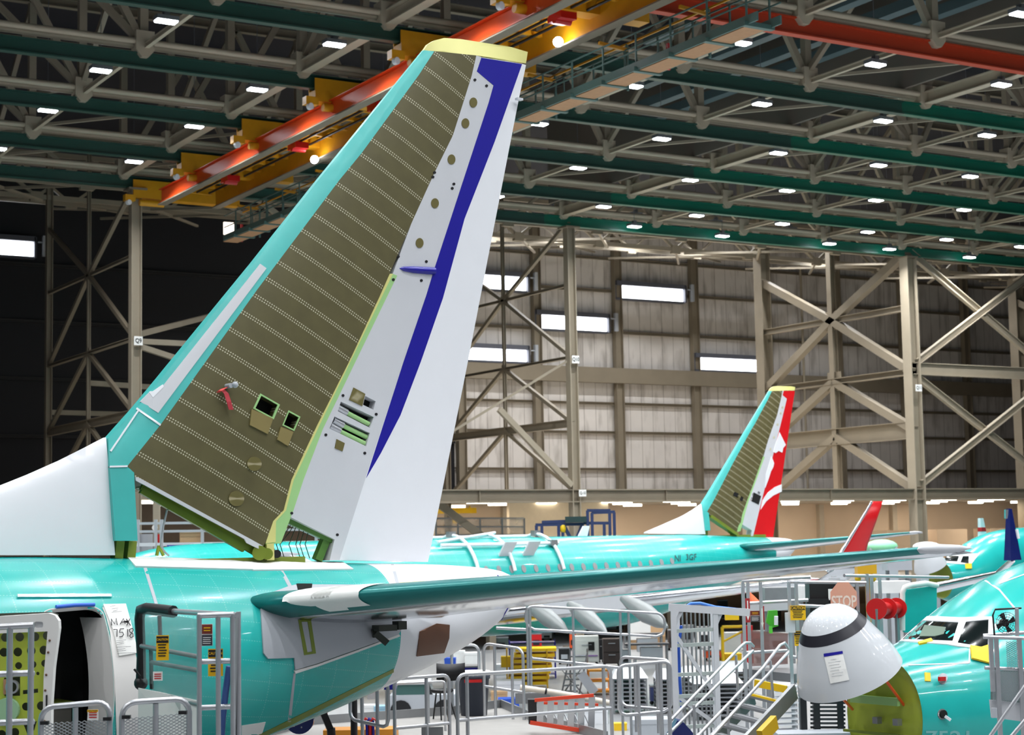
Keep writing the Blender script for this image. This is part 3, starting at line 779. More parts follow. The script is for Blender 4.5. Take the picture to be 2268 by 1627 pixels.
# surround strip and the handwritten sheet to the right of the doorway
part('door_surround', spatch(C, [(226,1346),(262,1350),(290,1400),(304,1470),(307,1640),(258,1640),(253,1500),(243,1400),(234,1365)], .012), WHITEM, A, 'white door surround', world=False)
sheet = single('paper_sheet', MB().add([C.l2w(p) for p in spatch(C, [(227,1341),(277,1340),(292,1395),(303,1446),(262,1453),(248,1395)], .03).v], spatch(C, [(227,1341),(277,1340),(292,1395),(303,1446),(262,1453),(248,1395)], .03).f), PAPER, 'white paper sheet with handwriting taped right of the open aircraft door', 'sheet')
def strokes(mb, lines, w):
    for ln in lines:
        P = [C.l2w(C.surf(*C.fus(*p), .048)) for p in ln]
        mb.tube(P, w, 5)
hw = MB(); Z = lambda L: [[(x/5.669, 1340+y/5.669) for x, y in l] for l in L]
strokes(hw, Z([[(1382,278),(1378,200),(1418,262),(1440,190),(1452,272)], [(1490,262),(1530,195),(1552,262)], [(1500,240),(1548,236)], [(1566,200),(1618,280)], [(1612,198),(1572,278)],
 [(1405,330),(1450,328),(1448,415)], [(1535,318),(1488,322),(1480,365),(1520,362),(1530,390),(1512,412),(1478,418)], [(1580,325),(1584,412)], [(1640,312),(1600,330),(1612,360),(1648,378),(1650,415),(1622,425),(1604,405),(1632,372),(1652,330),(1640,312)]]), .005)
part('lettering', hw, INK, sheet)
for y, x0, x1 in ((50,1365,1430),(80,1385,1465),(105,1400,1460),(120,1385,1510),(465,1440,1560),(490,1440,1530),(510,1445,1535),(545,1440,1620),(570,1450,1550),(590,1450,1560),(618,1455,1670)):
    hw = MB(); strokes(hw, Z([[(x0,y),((x0+x1)/2,y-6),(x1,y-12)]]), .0018); part('note_line', hw, INK, sheet)
part('drip_rail', spatch(C, [(38,1318),(246,1317),(247,1323),(38,1324)], .02), STL, A, 'bare metal drip rail', world=False)
tp = MB(); bl = [C.l2w(C.surf(*C.fus(*p), .02)) for p in [(123,1346),(165,1342),(208,1341)]]
single('blue_tape', tp.tube(bl, .022, 6), TAPEL, 'strip of blue tape along the top of the open doorway', 'tape')
for nm, poly in (('seam_strip', [(318,1258),(325,1257),(352,1345),(345,1346)]), ('seam_strip', [(618,1260),(625,1260),(648,1300),(640,1303)]), ('seam_strip', [(650,1490),(655,1489),(640,1640),(632,1640)]),
    ('seam_strip', [(866,1250),(872,1250),(886,1298),(879,1300)])):
    part(nm, spatch(C, poly, .004), GREYF, A, world=False)
part('belly_strip', spatch(C, [(872,1480),(872,1488),(770,1541),(640,1607),(560,1640),(545,1640),(640,1594),(770,1530)], .004), PRIMERD, A, 'olive belly seam strip', world=False)
part('belly_sheet', spatch(C, [(535,1606),(588,1598),(575,1640),(535,1640)], .008), PAPER, A, 'white masking sheet', world=False)
fr = part('stabilizer_fairing', spatch(C, [(575,1334),(580,1322),(640,1300),(655,1297),(780,1297),(868,1298),(886,1303),(888,1392),(880,1405),(790,1436),(700,1468),(652,1482),(650,1456),(592,1458),(582,1446)], .025, step=14), GREYF, A, 'grey fairing panel at the stabilizer root', world=False)
part('seal_slot', spatch(C, [(658,1374),(686,1374),(697,1446),(671,1450)], .032, [[(665,1378),(679,1378),(689,1442),(678,1444)]]), PRIMERD, fr, world=False)
part('open_hatch', spatch(C, [(655,1296),(690,1296),(688,1310),(658,1310)], .032), DARK, fr, world=False)
br = part('pivot_bracket', MB().bar(C.w2l(at(832,1402,D=21.2)), C.w2l(at(858,1424,D=21.2)), .06, .08).box(C.w2l(at(852,1390,D=21.3)), (.26, .16, .07)).box(C.w2l(at(885,1384,D=21.4)), (.12, .14, .1)).bar(C.w2l(at(828,1392,D=21.3)), C.w2l(at(832,1410,D=21.3)), .07, .07), mat('dark_bracket', (48,52,44), .5), A, 'dark pivot bracket under the stabilizer', world=False)
part('bracket', MB().box(C.w2l(at(840,1297,D=22.6)), (.12, .1, .09)), MINT, A, 'small mint bracket', world=False)
part('tail_hatch', spatch(C, [(922,1452),(929,1398),(967,1380),(995,1383),(994,1412),(983,1444)], .014, step=8), BROWN, A, 'brown hatch cover on the tail cone', world=False)
part('tail_patch', spatch(C, [(925,1357),(985,1353),(990,1360),(978,1366),(930,1367)], .006), mat('brown_grey_patch', (126,112,100), .5), A, 'brown grey patch', world=False)
part('yellow_panel', spatch(C, [(884,1290),(940,1286),(946,1293),(884,1299)], .006), CAPY, A, 'pale yellow panel', world=False)
mk = MB()
for ln in ([(1112,1373),(1118,1357),(1126,1343)], [(1140,1342),(1145,1352),(1145,1363)], [(1101,1274),(1108,1279)]):
    mk.tube([C.surf(*C.fus(*p), .006) for p in ln], .008, 5)
part('pen_mark', mk, BLUE, A, 'blue pen strokes', world=False)
for poly in ([(303,902),(356,939),(354,943),(301,906)], [(243,1031),(282,1030),(282,1034),(243,1035)], [(306,906),(309,907),(246,1000),(243,998)], [(330,869),(332,866),(338,866),(360,851),(362,856),(338,880)]):
    part('seam_strip', fpatch(C, poly, .01, T=lambda a, u: max(FT(a, u), .02)), WHITE, A, 'white seam', world=False)
# lower fin structure on the crown
cb = MB().bx(-4.3, -1.9, -.16, .16, 5.5, 5.73)
part('fin_beam', cb, PRIMERD, A, 'green primed beam under the fin', world=False)
L = lambda px, py, p=.0: V((C.fin(px, py, lambda a, u: p)[0], -p, FZ+C.fin(px, py, lambda a, u: p)[1]))
kb = MB()
for p in (-.16, .16):
    kb.bar(L(315,1072,p), L(575,1222,p), .05, .14).bar(L(312,1085,p), L(540,1215,p), .06, .08)
kb.bar(L(316,1075), L(570,1220), .34, .05)
part('root_rib', kb, mat('glossy_green_primer', (98,122,40), .25, var=.12), A, 'glossy green root rib', world=False)
part('root_edge', fpatch(C, [(299,1056),(305,1057),(580,1208),(584,1216),(578,1218),(545,1202),(540,1193),(300,1064)], .02), GREYP, A, 'grey root edging', world=False)
pv = part('pivot_fitting', MB().cyl(L(575,1224,-.28), L(575,1224,.28), .09).cyl(L(592,1226,-.2), L(592,1226,.3), .07), PRIMERD, A, world=False)
for s in (.2, -.2): part('pivot_lug', MB().bar(L(594,1203,s), L(595,1240,s), .1, .11), CAPY, pv, 'yellow lug', world=False)
part('pivot_cap', MB().cyl(L(608,1226,.1), L(614,1226,.22), .05), BLACK, pv, world=False)
part('front_fitting', MB().bar(L(262,1198,.1), L(258,1236,.1), .1, .14).bar(L(290,1198,.1), L(286,1236,.1), .1, .12).bar(L(262,1198,-.1), L(258,1236,-.1), .1, .14), PRIMERD, A, 'green front fin fitting', world=False)
part('pulley_stand', MB().bar(L(352,1208), L(347,1230), .03, .03).bar(L(352,1208), L(362,1230), .03, .03).bx(L(347,1230).x, L(364,1230).x, -.06, .06, 5.72, 5.74), PRIMER, A, world=False)
part('tied_cable', MB().tube([L(*p, .1) for p in [(322,1096),(330,1104),(362,1103),(372,1108),(371,1125),(362,1165),(358,1195),(356,1208),(365,1222),(374,1230)]], .012, 6), GREYF, A, 'grey cable bundle', world=False)
lf = MB().bar(L(640,1150,.12), L(740,1196,.1), .05, .1).bar(L(640,1150,-.12), L(740,1196,-.1), .05, .1).bar(L(722,1190,.06), L(702,1240,.06), .1, .1).bar(L(722,1190,-.06), L(702,1240,-.06), .1, .1)
part('rear_rib', lf, mat('leaf_green_primer', (76,120,50), .35, var=.15), A, 'leaf green rib under the trailing panel', world=False)
wr = MB()
for k, (x0, x1, x2) in enumerate(((640,628,604),(648,632,612),(655,640,620),(660,650,640),(664,662,655),(670,672,664),(676,682,676))):
    wr.tube([L(x0,1155,.03*k-.1), L(x1,1180,.03*k-.1), L(x2,1205,.03*k-.1), L(x2+10,1236,.03*k-.1)], .006, 5)
part('loose_wire', wr, mat('dark_green_wire', (40,66,44), .5), A, world=False)
for poly in ([(282,1236),(560,1240),(562,1263),(300,1256)], [(556,1239),(752,1242),(782,1262),(560,1264)]):
    part('paper_skirt', spatch(C, poly, .02), PAPER, A, 'white paper skirt at the fin base', world=False)
fb, wp, rd = tail(A, True, WHITE)
part('rudder_stripe', fpatch(C, P_BLUE, .004, step=26), BLUE, rd, 'royal blue curved stripe', world=False)
part('spar_edge', fpatch(C, [(863,606),(870,606),(706,944),(650,1063),(633,1130),(611,1154),(610,1200),(588,1203),(590,1196),(605,1153.5),(628,1129.5),(645,1063),(701,944),(773.5,800),(839,660)], .006), CAPY, fb, 'yellow spar edging', world=False)
part('grey_boot', fpatch(C, [(576,584),(590,594),(350,914),(310,889),(330,869),(337,877),(355,861)], .006), GREYP, A, 'long grey plate on the leading edge', world=False)
for poly in H_ACC:
    cx, cy = sum(p[0] for p in poly)/4, sum(p[1] for p in poly)/4
    part('access_cavity', fpatch(C, poly, -.16), DARK, fb, 'dark opening', world=False)
    part('opening_rim', fshell(C, [(cx+(x-cx)*1.06, cy+(y-cy)*1.06) for x, y in poly], FT, [[(cx+(x-cx)*.88, cy+(y-cy)*.88) for x, y in poly]], 30, False, .006), MINT, fb, world=False)
for poly in ([(556,905.5),(603.5,927),(591.5,961),(552,941)], [(620.6,945),(648.4,956),(636.5,987.6),(612.7,973)]):
    part('access_cover', fpatch(C, poly, .02), mat('tan_olive_cover', (138,124,76), .45), fb, 'tan swung down cover', world=False)
OLC = mat('olive_cover', (104,96,50), .5)
for x, y, r in ((562.4,1027,16), (522.8,1104,17)):
    part('round_cover', fpatch(C, circ(x, y, r, 18), .014), OLC, fb, world=False)
for x, y in ((1048,227),(1030.5,273),(999.6,353),(963,450),(929,538)):
    part('inspection_cover', fpatch(C, circ(x, y, 8.5, 18, 11), .008), OLC, wp, 'round olive cover', world=False)
for x, y in ((1051.6,177),(1077.4,190),(962.3,382),(958.6,392),(1005,407.5),(1001.4,417),(882,568),(944,579),(871,619),(933,621),(759.4,875.5),(833,917),(721.5,962.6),(807.7,1003),(646,1136),(747,1183.8)):
    part('latch', fpatch(C, circ(x, y, 3.2, 10), .006), BLACK, wp, world=False)
for poly in H_TE: part('bay_cavity', fpatch(C, poly, -.14), DARK, wp, 'dark equipment bay', world=False)
for a, b in (((772,913),(821,938)), ((763.6,941.4),(816,966.9)), ((756.5,954),(811.7,981))):
    q0, q1 = C.fin(*a, FT), C.fin(*b, FT)
    ac = part('actuator', MB().cyl((q0[0], -q0[2]+.05, FZ+q0[1]), (q1[0], -q1[2]+.05, FZ+q1[1]), .03), MINT, wp, 'mint actuator rod', world=False)
    q2 = C.fin(a[0]-22, a[1]-12, FT); part('actuator_end', MB().cyl((q2[0], -q2[2]+.05, FZ+q2[1]), (q0[0], -q0[2]+.05, FZ+q0[1]), .045), ALU, ac, world=False)
part('bay_cover', fpatch(C, [(782.6,858),(808.3,872),(801.8,899),(772.7,885)], .01), OLC, wp, 'olive cover', world=False)
part('bay_cover', fpatch(C, [(745,972),(763,981),(758,999),(741,992)], .01), OLC, wp, 'olive cover', world=False)
part('hinge_fairing', MB().tube([V((C.fin(x, y, FT)[0], -C.fin(x, y, FT)[2], FZ+C.fin(x, y, FT)[1])) for x, y in ((885,594),(893,595),(915,597),(945,599),(962,600))], [.006,.03,.045,.05,.05], 8), BLUE, wp, 'blue hinge fairing', world=False)
part('static_arm', MB().box(V((C.fin(1143,222,FT)[0], -.08, FZ+C.fin(1143,222,FT)[1])), (.1, .06, .03)), GREYP, rd, world=False)
q0 = [C.fin(x, y, FT) for x, y in ((502,855),(497,860),(487,862),(480,864))]
rb = empty('red_streamer', 'red streamer tag hanging from the olive fin skin', 'streamer', C.l2w((q0[0][0], -q0[0][2]-.05, FZ+q0[0][1])))
part('pin', MB().cyl(C.l2w((q0[0][0], -q0[0][2]+.02, FZ+q0[0][1])), C.l2w((q0[0][0], -q0[0][2]-.12, FZ+q0[0][1])), .03).ball(C.l2w((q0[0][0]+.05, -q0[0][2]-.12, FZ+q0[0][1]+.01)), .04), GREYF, rb)
def rib(pts, w):
    mb = MB(); vs = []
    for x, y, o in pts:
        a, u, p = C.fin(x, y, FT)
        vs += [C.l2w((a-w, -p-o, FZ+u)), C.l2w((a+w, -p-o-.01, FZ+u)), C.l2w((a-w, -p-o-.008, FZ+u)), C.l2w((a+w, -p-o-.018, FZ+u))]
    fs = []
    for i in range(len(pts)-1):
        b, d = i*4, i*4+4
        fs += [(b, b+1, d+1, d), (b+2, b+3, d+3, d+2), (b, b+2, d+2, d), (b+1, b+3, d+3, d+1)]
    return mb.add(vs, fs)
part('ribbon', rib([(488,862,.03),(495,872,.06),(500,890,.07),(506,908,.06)], .028), mat('red_ribbon', (196,60,70), .6), rb)
part('ribbon', rib([(500,858,.05),(490,861,.06),(480,866,.07),(478,870,.05)], .02), mat('red_ribbon_short', (206,52,44), .6), rb)
# masking paper over the stabilizer root leading edge
def stabskin(p, c, sd, off=.012):
    le = -3.03+.745*(p-1.2); ch = 3.42-.437*(p-1.2); t = .052*ch*gth(c)*(1 if sd > 0 else 1.15)
    return V((le+c*ch-off*max(0, 1-c*25), -p, 5.23+.081*(p-1.2)-.055*c*ch+sd*(t+off)))
def wrap(p0, p1, ct, cb):
    mb = MB(); vs = []; n, m = 12, 14
    for i in range(n+1):
        p = p0+(p1-p0)*i/n; b_ = cb(i/n); t_ = ct(i/n)
        for k in range(m+1):
            f = -1+2*k/m; c = (t_ if f < 0 else b_)*f*f
            vs.append(stabskin(p, c, 1 if f < 0 else -1))
    return mb.add(vs, [(i*(m+1)+k, i*(m+1)+k+1, (i+1)*(m+1)+k+1, (i+1)*(m+1)+k) for i in range(n) for k in range(m)], True)
part('masking_paper', wrap(1.38, 1.85, lambda f: .12, lambda f: .02*max(0, 1-abs(f-.55)/.45)), PAPER, A, 'white masking paper on the stabilizer', world=False)
part('masking_paper', wrap(1.66, 2.13, lambda f: .12, lambda f: .075 if f < .5 else .05), PAPER, A, 'white masking paper on the stabilizer', world=False)
part('sealant_line', spatch(C, [(650,1484),(700,1470),(790,1438),(882,1404),(884,1408),(792,1442),(702,1474),(652,1490)], .03), WHITEM, A, world=False)
ra = part('red_apu_bay', spatch(C, [(862,1478),(872,1474),(866,1500),(850,1512),(838,1504)], -.12), RED, A, 'red fabric inside the tail gap', world=False)
# ------------------------------------------------------------------ red tailed aircraft in the rear line
RB = Craft(52.8, 64.9, .14)
B = empty('airplane', 'teal airplane with a red and white tail in the rear line, below the pale wall', 'airplane', RB.o, PSI)
part('fuselage', loft(-36.5, -.6, 70, None, 48), TEAL, B, 'teal film covered fuselage', world=False)
part('tail_cone', loft(-.6, 1.45, 12, None, 32), WHITE, B, 'white tail cone', world=False)
fb, wp, rd = tail(B, False, RUDRED)
def bmap(px, py): # a point of the rear fin to the matching point of the near fin outline
    e, r = RB.ray(px, py); t = -e.y/r.y; P = e+r*t; t = (-FT(P.x, P.z-FZ)-e.y)/r.y; P = e+r*t
    return P
def bpatch(poly, off=.02):
    vs, fs, ed = tess(poly, (), 8); vv = []
    for p in vs:
        P = bmap(p.x, p.y); vv.append(V((P.x, -FT(P.x, P.z-FZ)-off, P.z)))
    n = len(vv); mb = MB().add(vv+[p+V((0, off, 0)) for p in vv], fs)
    for i, j in ed: mb.f.append((i, j, j+n, i+n)); mb.sm.append(False)
    return mb
part('white_emblem', bpatch([(1726,957),(1740,985),(1734,992),(1732,1002),(1724,998),(1717,1003),(1712,1000)]), WHITE, rd, 'white pointed emblem on the red rudder', world=False)
part('white_emblem', bpatch([(1708,1010),(1714,1025),(1712,1034),(1707,1043),(1701,1062),(1694,1080),(1696,1050)]), WHITE, rd, 'white lower part of the emblem', world=False)
part('white_stripe', bpatch([(1731,1072),(1731,1088),(1712,1097),(1696,1110),(1684,1128),(1688,1108),(1700,1090),(1716,1078)]), WHITE, rd, 'white curved stripe', world=False)
for poly in ([(1626,1089),(1635,1092),(1632,1101),(1623,1097)], [(1641,1099),(1646,1102),(1643,1110),(1638,1107)]):
    part('access_cavity', bpatch(poly, .01), DARK, fb, 'dark opening', world=False)
part('bay_cavity', bpatch([(1669,1090),(1685,1098),(1680,1117),(1664,1110)], .01), DARK, wp, 'dark equipment bay', world=False)
for x, y in ((1733,902),(1729,915),(1722,940),(1714,968),(1706,994)): part('inspection_cover', bpatch(circ(x, y, 2, 10, 3), .01), OLIVE, wp, world=False)
part('root_rib', MB().bar((-4.1, -.15, 6.6), (-2.5, -.15, 5.75), .3, .14), PRIMERD, B, world=False)
part('fin_beam', MB().bx(-4.3, -.6, -.16, .16, 5.5, 5.74), PRIMERD, B, world=False)
part('fin_fitting', MB().bx(-4.45, -4.2, -.12, .12, 5.6, 6.0).bx(-2.6, -2.4, -.12, .12, 5.5, 5.9), PRIMERD, B, world=False)
PLUGW = mat('grey_window_plug', (138,140,142), .6)
for k in range(36):
    a = -29.5+.62*k; th = 1.2
    cs = circ(0, 0, .11, 10, .16); mb = MB()
    mb.add([RB.surf(a+x, th+y/1.9, .02) for x, y in cs]+[RB.surf(a+x, th+y/1.9, -.02) for x, y in cs], [tuple(range(10))]+[(i, (i+1) % 10, 10+(i+1) % 10, 10+i) for i in range(10)])
    part('cabin_window', mb, PLUGW, B, world=False)
part('crown_strip', MB().add([RB.surf(a, t, .012) for a in (-29, -6.2) for t in (-.16, .16)], [(0,1,3,2)]), WHITE, B, 'white crown strip', world=False)
part('antenna', MB().prism([(-11.6,0,5.8),(-11.1,0,5.8),(-10.95,0,6.25),(-11.3,0,6.25)], (0,.06,0)), WHITE, B, 'white blade antenna', world=False)
for x in (-16.9, -15.7):
    h = part('exit_hatch', MB().add(*[[*[RB.surf(-17+(x+17)+dx, .75, 0)+V((dx*0, -o, z)) for dx, z, o in ((0,-.35,.0),(.55,-.35,.0),(.7,.35,.45),(.12,.35,.45))], *[RB.surf(-17+(x+17)+dx, .75, 0)+V((0, -o-.1, z)) for dx, z, o in ((0,-.35,.0),(.55,-.35,.0),(.7,.35,.45),(.12,.35,.45))]], [(0,1,2,3),(7,6,5,4),(0,4,5,1),(1,5,6,2),(2,6,7,3),(3,7,4,0)]]), GREYP, B, 'raised overwing exit hatch', world=False)
    part('hatch_window', MB().add([RB.surf(-17+(x+17)+dx, .75, 0)+V((0, -o-.12, z)) for dx, z, o in ((.18,-.2,.07),(.48,-.2,.07),(.54,.12,.28),(.24,.12,.28))], [(0,1,2,3)]), TEALF, h, world=False)
# wing and winglet towards the viewer
def wing(root, wl_m, band_m=None, z_add=0.0):
    mb = MB(); n, nc = 14, 8; vs = []; L = 2*nc
    cs = [(k/nc)**1.4 for k in range(nc+1)]; loop = [(c, 1) for c in cs]+[(c, -1) for c in reversed(cs[1:-1])]
    L = len(loop)
    for i in range(n+1):
        p = 1.5+15.4*i/n; le = -23.6+.545*(p-1.9); ch = 7.2-.36*(p-1.5) if p > 5.5 else 7.2-.36*4-0.0*(p); ch = max(ch, 1.6)
        if p > 5.5: ch = 5.76-.355*(p-5.5)
        z = 2.55+.105*(p-1.5)+z_add
        for c, sd in loop: vs.append((le+c*ch, -p, z-.05*c*ch*.6+sd*.055*ch*gth(c)))
    fs = [(i*L+k, i*L+(k+1) % L, (i+1)*L+(k+1) % L, (i+1)*L+k) for i in range(n) for k in range(L)]
    fs += [tuple(range(L))[::-1], tuple(range(n*L, n*L+L))]
    w = part('wing', mb.add(vs, fs, True), STL, root, 'bare metal wing', world=False)
    # winglet: a blend then a blade
    p0 = 16.9; le0 = -23.6+.545*15.0; ch0 = 5.76-.355*11.4; z0 = 2.55+.105*15.4+z_add
    secs = [(0,0,0,ch0), (.35,.08,.25,ch0*.93), (.62,.3,.5,ch0*.86), (.78,.6,.75,ch0*.8), (.95,1.2,1.15,1.05), (1.15,1.9,1.6,.8), (1.35,2.62,2.05,.52)]
    def blade(ss, t):
        vs = []; m = 8
        for dp, dz, dx, ch in ss:
            for k in range(m):
                u = 2*pi*k/m; x = .5-.5*cos(u); y = t*ch*sin(u)
                vs.append((le0+dx+x*ch, -(p0+dp)-y*.8, z0+dz+ (y*.6 if dz < .2 else y*.2)-.1*(1-min(1, dz))))
        return MB().add(vs, [(i*m+k, i*m+(k+1) % m, (i+1)*m+(k+1) % m, (i+1)*m+k) for i in range(len(ss)-1) for k in range(m)]+[tuple(range((len(ss)-1)*m, len(ss)*m))], True)
    part('winglet_blend', blade(secs[:4], .06), STL, w, 'bare metal winglet root', world=False)
    part('winglet', blade(secs[3:], .06), wl_m, w, world=False)
    part('winglet_edge', MB().tube([(le0+dx-.03, -(p0+dp), z0+dz) for dp, dz, dx, ch in secs[2:]], [.07,.07,.06,.05,.04], 8), STL, w, 'bare metal leading edge', world=False)
    return w
w = wing(B, RUDRED)
CANOE = mat('shaded_fairing_grey', (128,134,134), .4)  # fairing grey darkened to carry the shade under the wing
for px, py, qx, qy, D in ((1165,1332,1258,1400,60),(1262,1338,1344,1403,58),(1380,1325,1478,1388,56)):
    a, b = RB.w2l(at(px, py, D=D+1)), RB.w2l(at(qx, qy, D=D-2))
    d = b-a
    part('flap_fairing', MB().tube([a, a+d*.25, a+d*.55, a+d*.8, b], [.12,.25,.3,.22,.04], 12), CANOE, w, 'grey canoe fairing under the wing', world=False)
part('flap', MB().bar(RB.w2l(at(1190,1349,D=62)), RB.w2l(at(1390,1332,D=59)), .1, .45), GREYP, w, world=False)
# tubular frame over its wing exits
t = empty('overwing_frame', 'white tubular frame arched over the red-tailed airplane', 'frame', RB.l2w((-17.5, 0, 5.9)))
def arch(a, t0, t1, off=.12): return [RB.l2w(RB.surf(a, t0+(t1-t0)*k/10, off)) for k in range(11)]
for a in (-18.2, -16.4, -13.9): part('arch', MB().tube(arch(a, -.5, 1.25), .07, 8), WHITE, t)
for th in (-.3, .62): part('long_tube', MB().tube([RB.l2w(RB.surf(a, th, .13)) for a in (-19.5, -13.6)], .07, 8), WHITE, t)
part('diagonal_tube', MB().tube([RB.l2w(RB.surf(-19.5, .5, .13)), RB.l2w(RB.surf(-16, .0, .2))], .06, 8), WHITE, t)
for a, th in ((-13.9, .0), (-13.9, .62), (-18.2, .0)): part('clamp', MB().box(RB.l2w(RB.surf(a, th, .15)), (.3, .3, .24)), ALUD, t)
part('lettering', stext(RB, 'NI', [(1494,1229),(1507,1229),(1507,1243),(1494,1243)], .02), mat('dark_teal_letters', (16,70,72), .5), B, 'dark registration letters', world=False)
part('lettering', stext(RB, '3GF', [(1519,1227),(1542,1226),(1542,1240),(1519,1240)], .02), mat('dark_teal_letters_b', (16,70,72), .5), B, 'dark registration letters', world=False)

# ------------------------------------------------------------------ two aircraft noses with opened radomes
GLASS = mat('dark_cockpit_glass', (16,24,24), .08, spec=.8)
def nose(px, py, D, label, last, detail, x_end):
    ctr = at(px, py, D=D)                         # centre of the bulkhead
    zc = ZC-2.46
    Cn = Craft(ctr.x-(1.2-36.7)*c_, ctr.y-(1.2-36.7)*s_, ctr.z-zc)
    R = empty('airplane', label, 'airplane', Cn.o, PSI)
    ab = 1.2-36.7
    part('fuselage', loft(ab, x_end-36.7, 60 if detail else 36, None, 64), TEALN, R, 'teal film covered nose', world=False)
    bk_ = MB().lathe((ab+.06, 0, 0), (1,0,0), [(0,0),(0,.3),(.0,.6),(-.02,.72),(-.06,.75)], 32)
    for v_ in bk_.v: v_.z = zc-.03+v_.z*.89/.75
    part('bulkhead', bk_, PRIMER if detail else PRIMERD, R, 'yellow green front bulkhead', world=False)
    return R, Cn, ab, zc
TEALN = mat('teal_nose_film', TEALP, .22, var=.12, scale=1.3, coat=.2)
R1, C1, ab, zc = nose(1958, 1580, 26.8, 'teal airplane nose at the right with its grey radome swung open', 0, True, 22)
def radome(R, C, ab, zc, label, phi, paper):
    f = V((-1, 0, 0)); z = V((0, 0, 1)); ph = radians(phi)
    ax = f*cos(ph)+z*sin(ph); dn = f*sin(ph)-z*cos(ph)
    hg = V((ab, 0, zc+.97)); o = hg+dn*.8
    P = [(0,.815),(.2,.765),(.42,.685),(.62,.59),(.76,.525)]
    ra = part('radome', MB().lathe(o, ax, P+[], 48), RADG, R, label, world=False)
    part('radome_band', MB().lathe(o, ax, [(.76,.527),(.9,.44)], 48), mat('black_band', (34,34,42), .35), ra, 'black band', world=False)
    part('radome_cap', MB().lathe(o, ax, [(.9,.44),(.99,.37),(1.07,.27),(1.12,.15),(1.135,.0)], 48), RADG, ra, 'pale grey cap', world=False)
    part('radome_inside', MB().lathe(o, ax, [(.01,.79),(.2,.74),(.42,.66),(.62,.565),(.76,.48),(.9,.3),(.95,.0)], 32), PRIMERD, ra, world=False)
    return ra, o, ax
RADG = mat('pale_grey_radome', (206,210,214), .07, var=.01)
ra, ro, rax = radome(R1, C1, ab, zc, 'pale grey swung open radome', 64, True)
from mathutils.bvhtree import BVHTree
def lathe_hit(C, o, ax, P):      # line of sight on the radome
    mb = MB().lathe(o, ax, P, 48); bv = BVHTree.FromPolygons(mb.v, mb.f)
    def f(px, py, off=.015):
        e, r = C.ray(px, py); h = bv.ray_cast(e, r.normalized())
        if h[0] is None: return e+r*26
        n = h[1]; n = n if n.dot(r) < 0 else -n
        return h[0]+n*off
    return f
rh = lathe_hit(C1, ro, rax, [(0,.815),(.2,.765),(.42,.685),(.62,.59),(.76,.525),(.9,.44)])
def rpatch(f, poly, step=12, off=.015):
    vs, fs, ed = tess(poly, (), step); return MB().add([f(p.x, p.y, off) for p in vs], fs, True)
pq = [(1826,1453),(1867,1447),(1881,1505),(1840,1513)]
ps = single('paper_sheet', MB().add([C1.l2w(p) for p in rpatch(rh, pq).v], rpatch(rh, pq).f), PAPER, 'white form taped to the open grey radome', 'sheet')
bt = [(1825,1447),(1866,1441),(1867,1447),(1826,1454)]
single('blue_tape', MB().add([C1.l2w(p) for p in rpatch(rh, bt, 12, .02).v], rpatch(rh, bt, 12, .02).f), BLUE, 'blue tape holding the form on the radome', 'tape')
for k, (w0, w1) in enumerate(((.3,.6),(.15,.8),(.15,.7),(.2,.75),(.15,.6),(.2,.8),(.15,.7))):
    v = .15+.1*k; q = lambda u: (pq[0][0]+(pq[1][0]-pq[0][0])*u+(pq[3][0]-pq[0][0])*v, pq[0][1]+(pq[1][1]-pq[0][1])*u+(pq[3][1]-pq[0][1])*v)
    part('note_line', MB().tube([C1.l2w(rh(*q(w0), .02)), C1.l2w(rh(*q(w1), .02))], .0022, 4), GREYF, ps)
# windscreen of the right nose
fr1 = part('windscreen_frame', spatch(C1, [(1938,1425),(1976,1364),(2010,1364),(2125,1369),(2195,1367),(2200,1375),(2193,1440),(2120,1432),(2098,1428),(1990,1420)], .02,
   [[(1947,1414),(1970,1371),(2003,1373),(1977,1414)], [(1990,1417),(2018,1374),(2123,1379),(2109,1421)], [(2120,1425),(2139,1378),(2189,1373),(2187,1436)]], step=10), WHITE, R1, 'white windscreen frame', world=False)
for poly in ([(1946,1415),(1969,1370),(2004,1372),(1976,1415)], [(1989,1418),(2017,1373),(2124,1378),(2110,1422)], [(2119,1426),(2138,1377),(2190,1372),(2188,1437)]):
    part('window_pane', spatch(C1, poly, .008, step=14), GLASS, fr1, 'dark cockpit pane', world=False)
part('glare_shield', spatch(C1, [(2036,1410),(2048,1385),(2095,1390),(2090,1405),(2070,1410)], .015), mat('dim_green_cloth', (84,104,88), .6), fr1, 'dim green item behind the glass', world=False)
part('yellow_tag', spatch(C1, [(2033,1424),(2062,1416),(2066,1422),(2036,1428)], .03), YELLOW, R1, 'yellow tag', world=False)
part('yellow_sheet', spatch(C1, [(2147,1433),(2170,1437),(2192,1430),(2193,1472),(2150,1461)], .05), YELLOW, R1, 'yellow protective sheet', world=False)
part('yellow_note', spatch(C1, [(2047,1490),(2059,1491),(2060,1509),(2048,1508)], .02), YELLOW, R1, 'yellow note', world=False)
for x, y in ((2087,1503), (2086,1581)):
    pr = part('probe_port', spatch(C1, circ(x, y, 10, 16, 12), .012), ALUD, R1, 'round metal probe port', world=False)
    part('port_hole', spatch(C1, circ(x, y, 7.5, 14, 9), .045), DARK if y > 1550 else GREYF, pr, world=False)
part('pitot_cover', MB().bar(C1.surf(*C1.fus(2088,1506), .05), C1.surf(*C1.fus(2068,1511), .12), .04, .06), RED, R1, 'red probe cover', world=False)
part('vane', MB().bar(C1.surf(*C1.fus(2087,1585), .05), C1.surf(*C1.fus(2094,1593), .1), .03, .04), WHITE, R1, world=False)
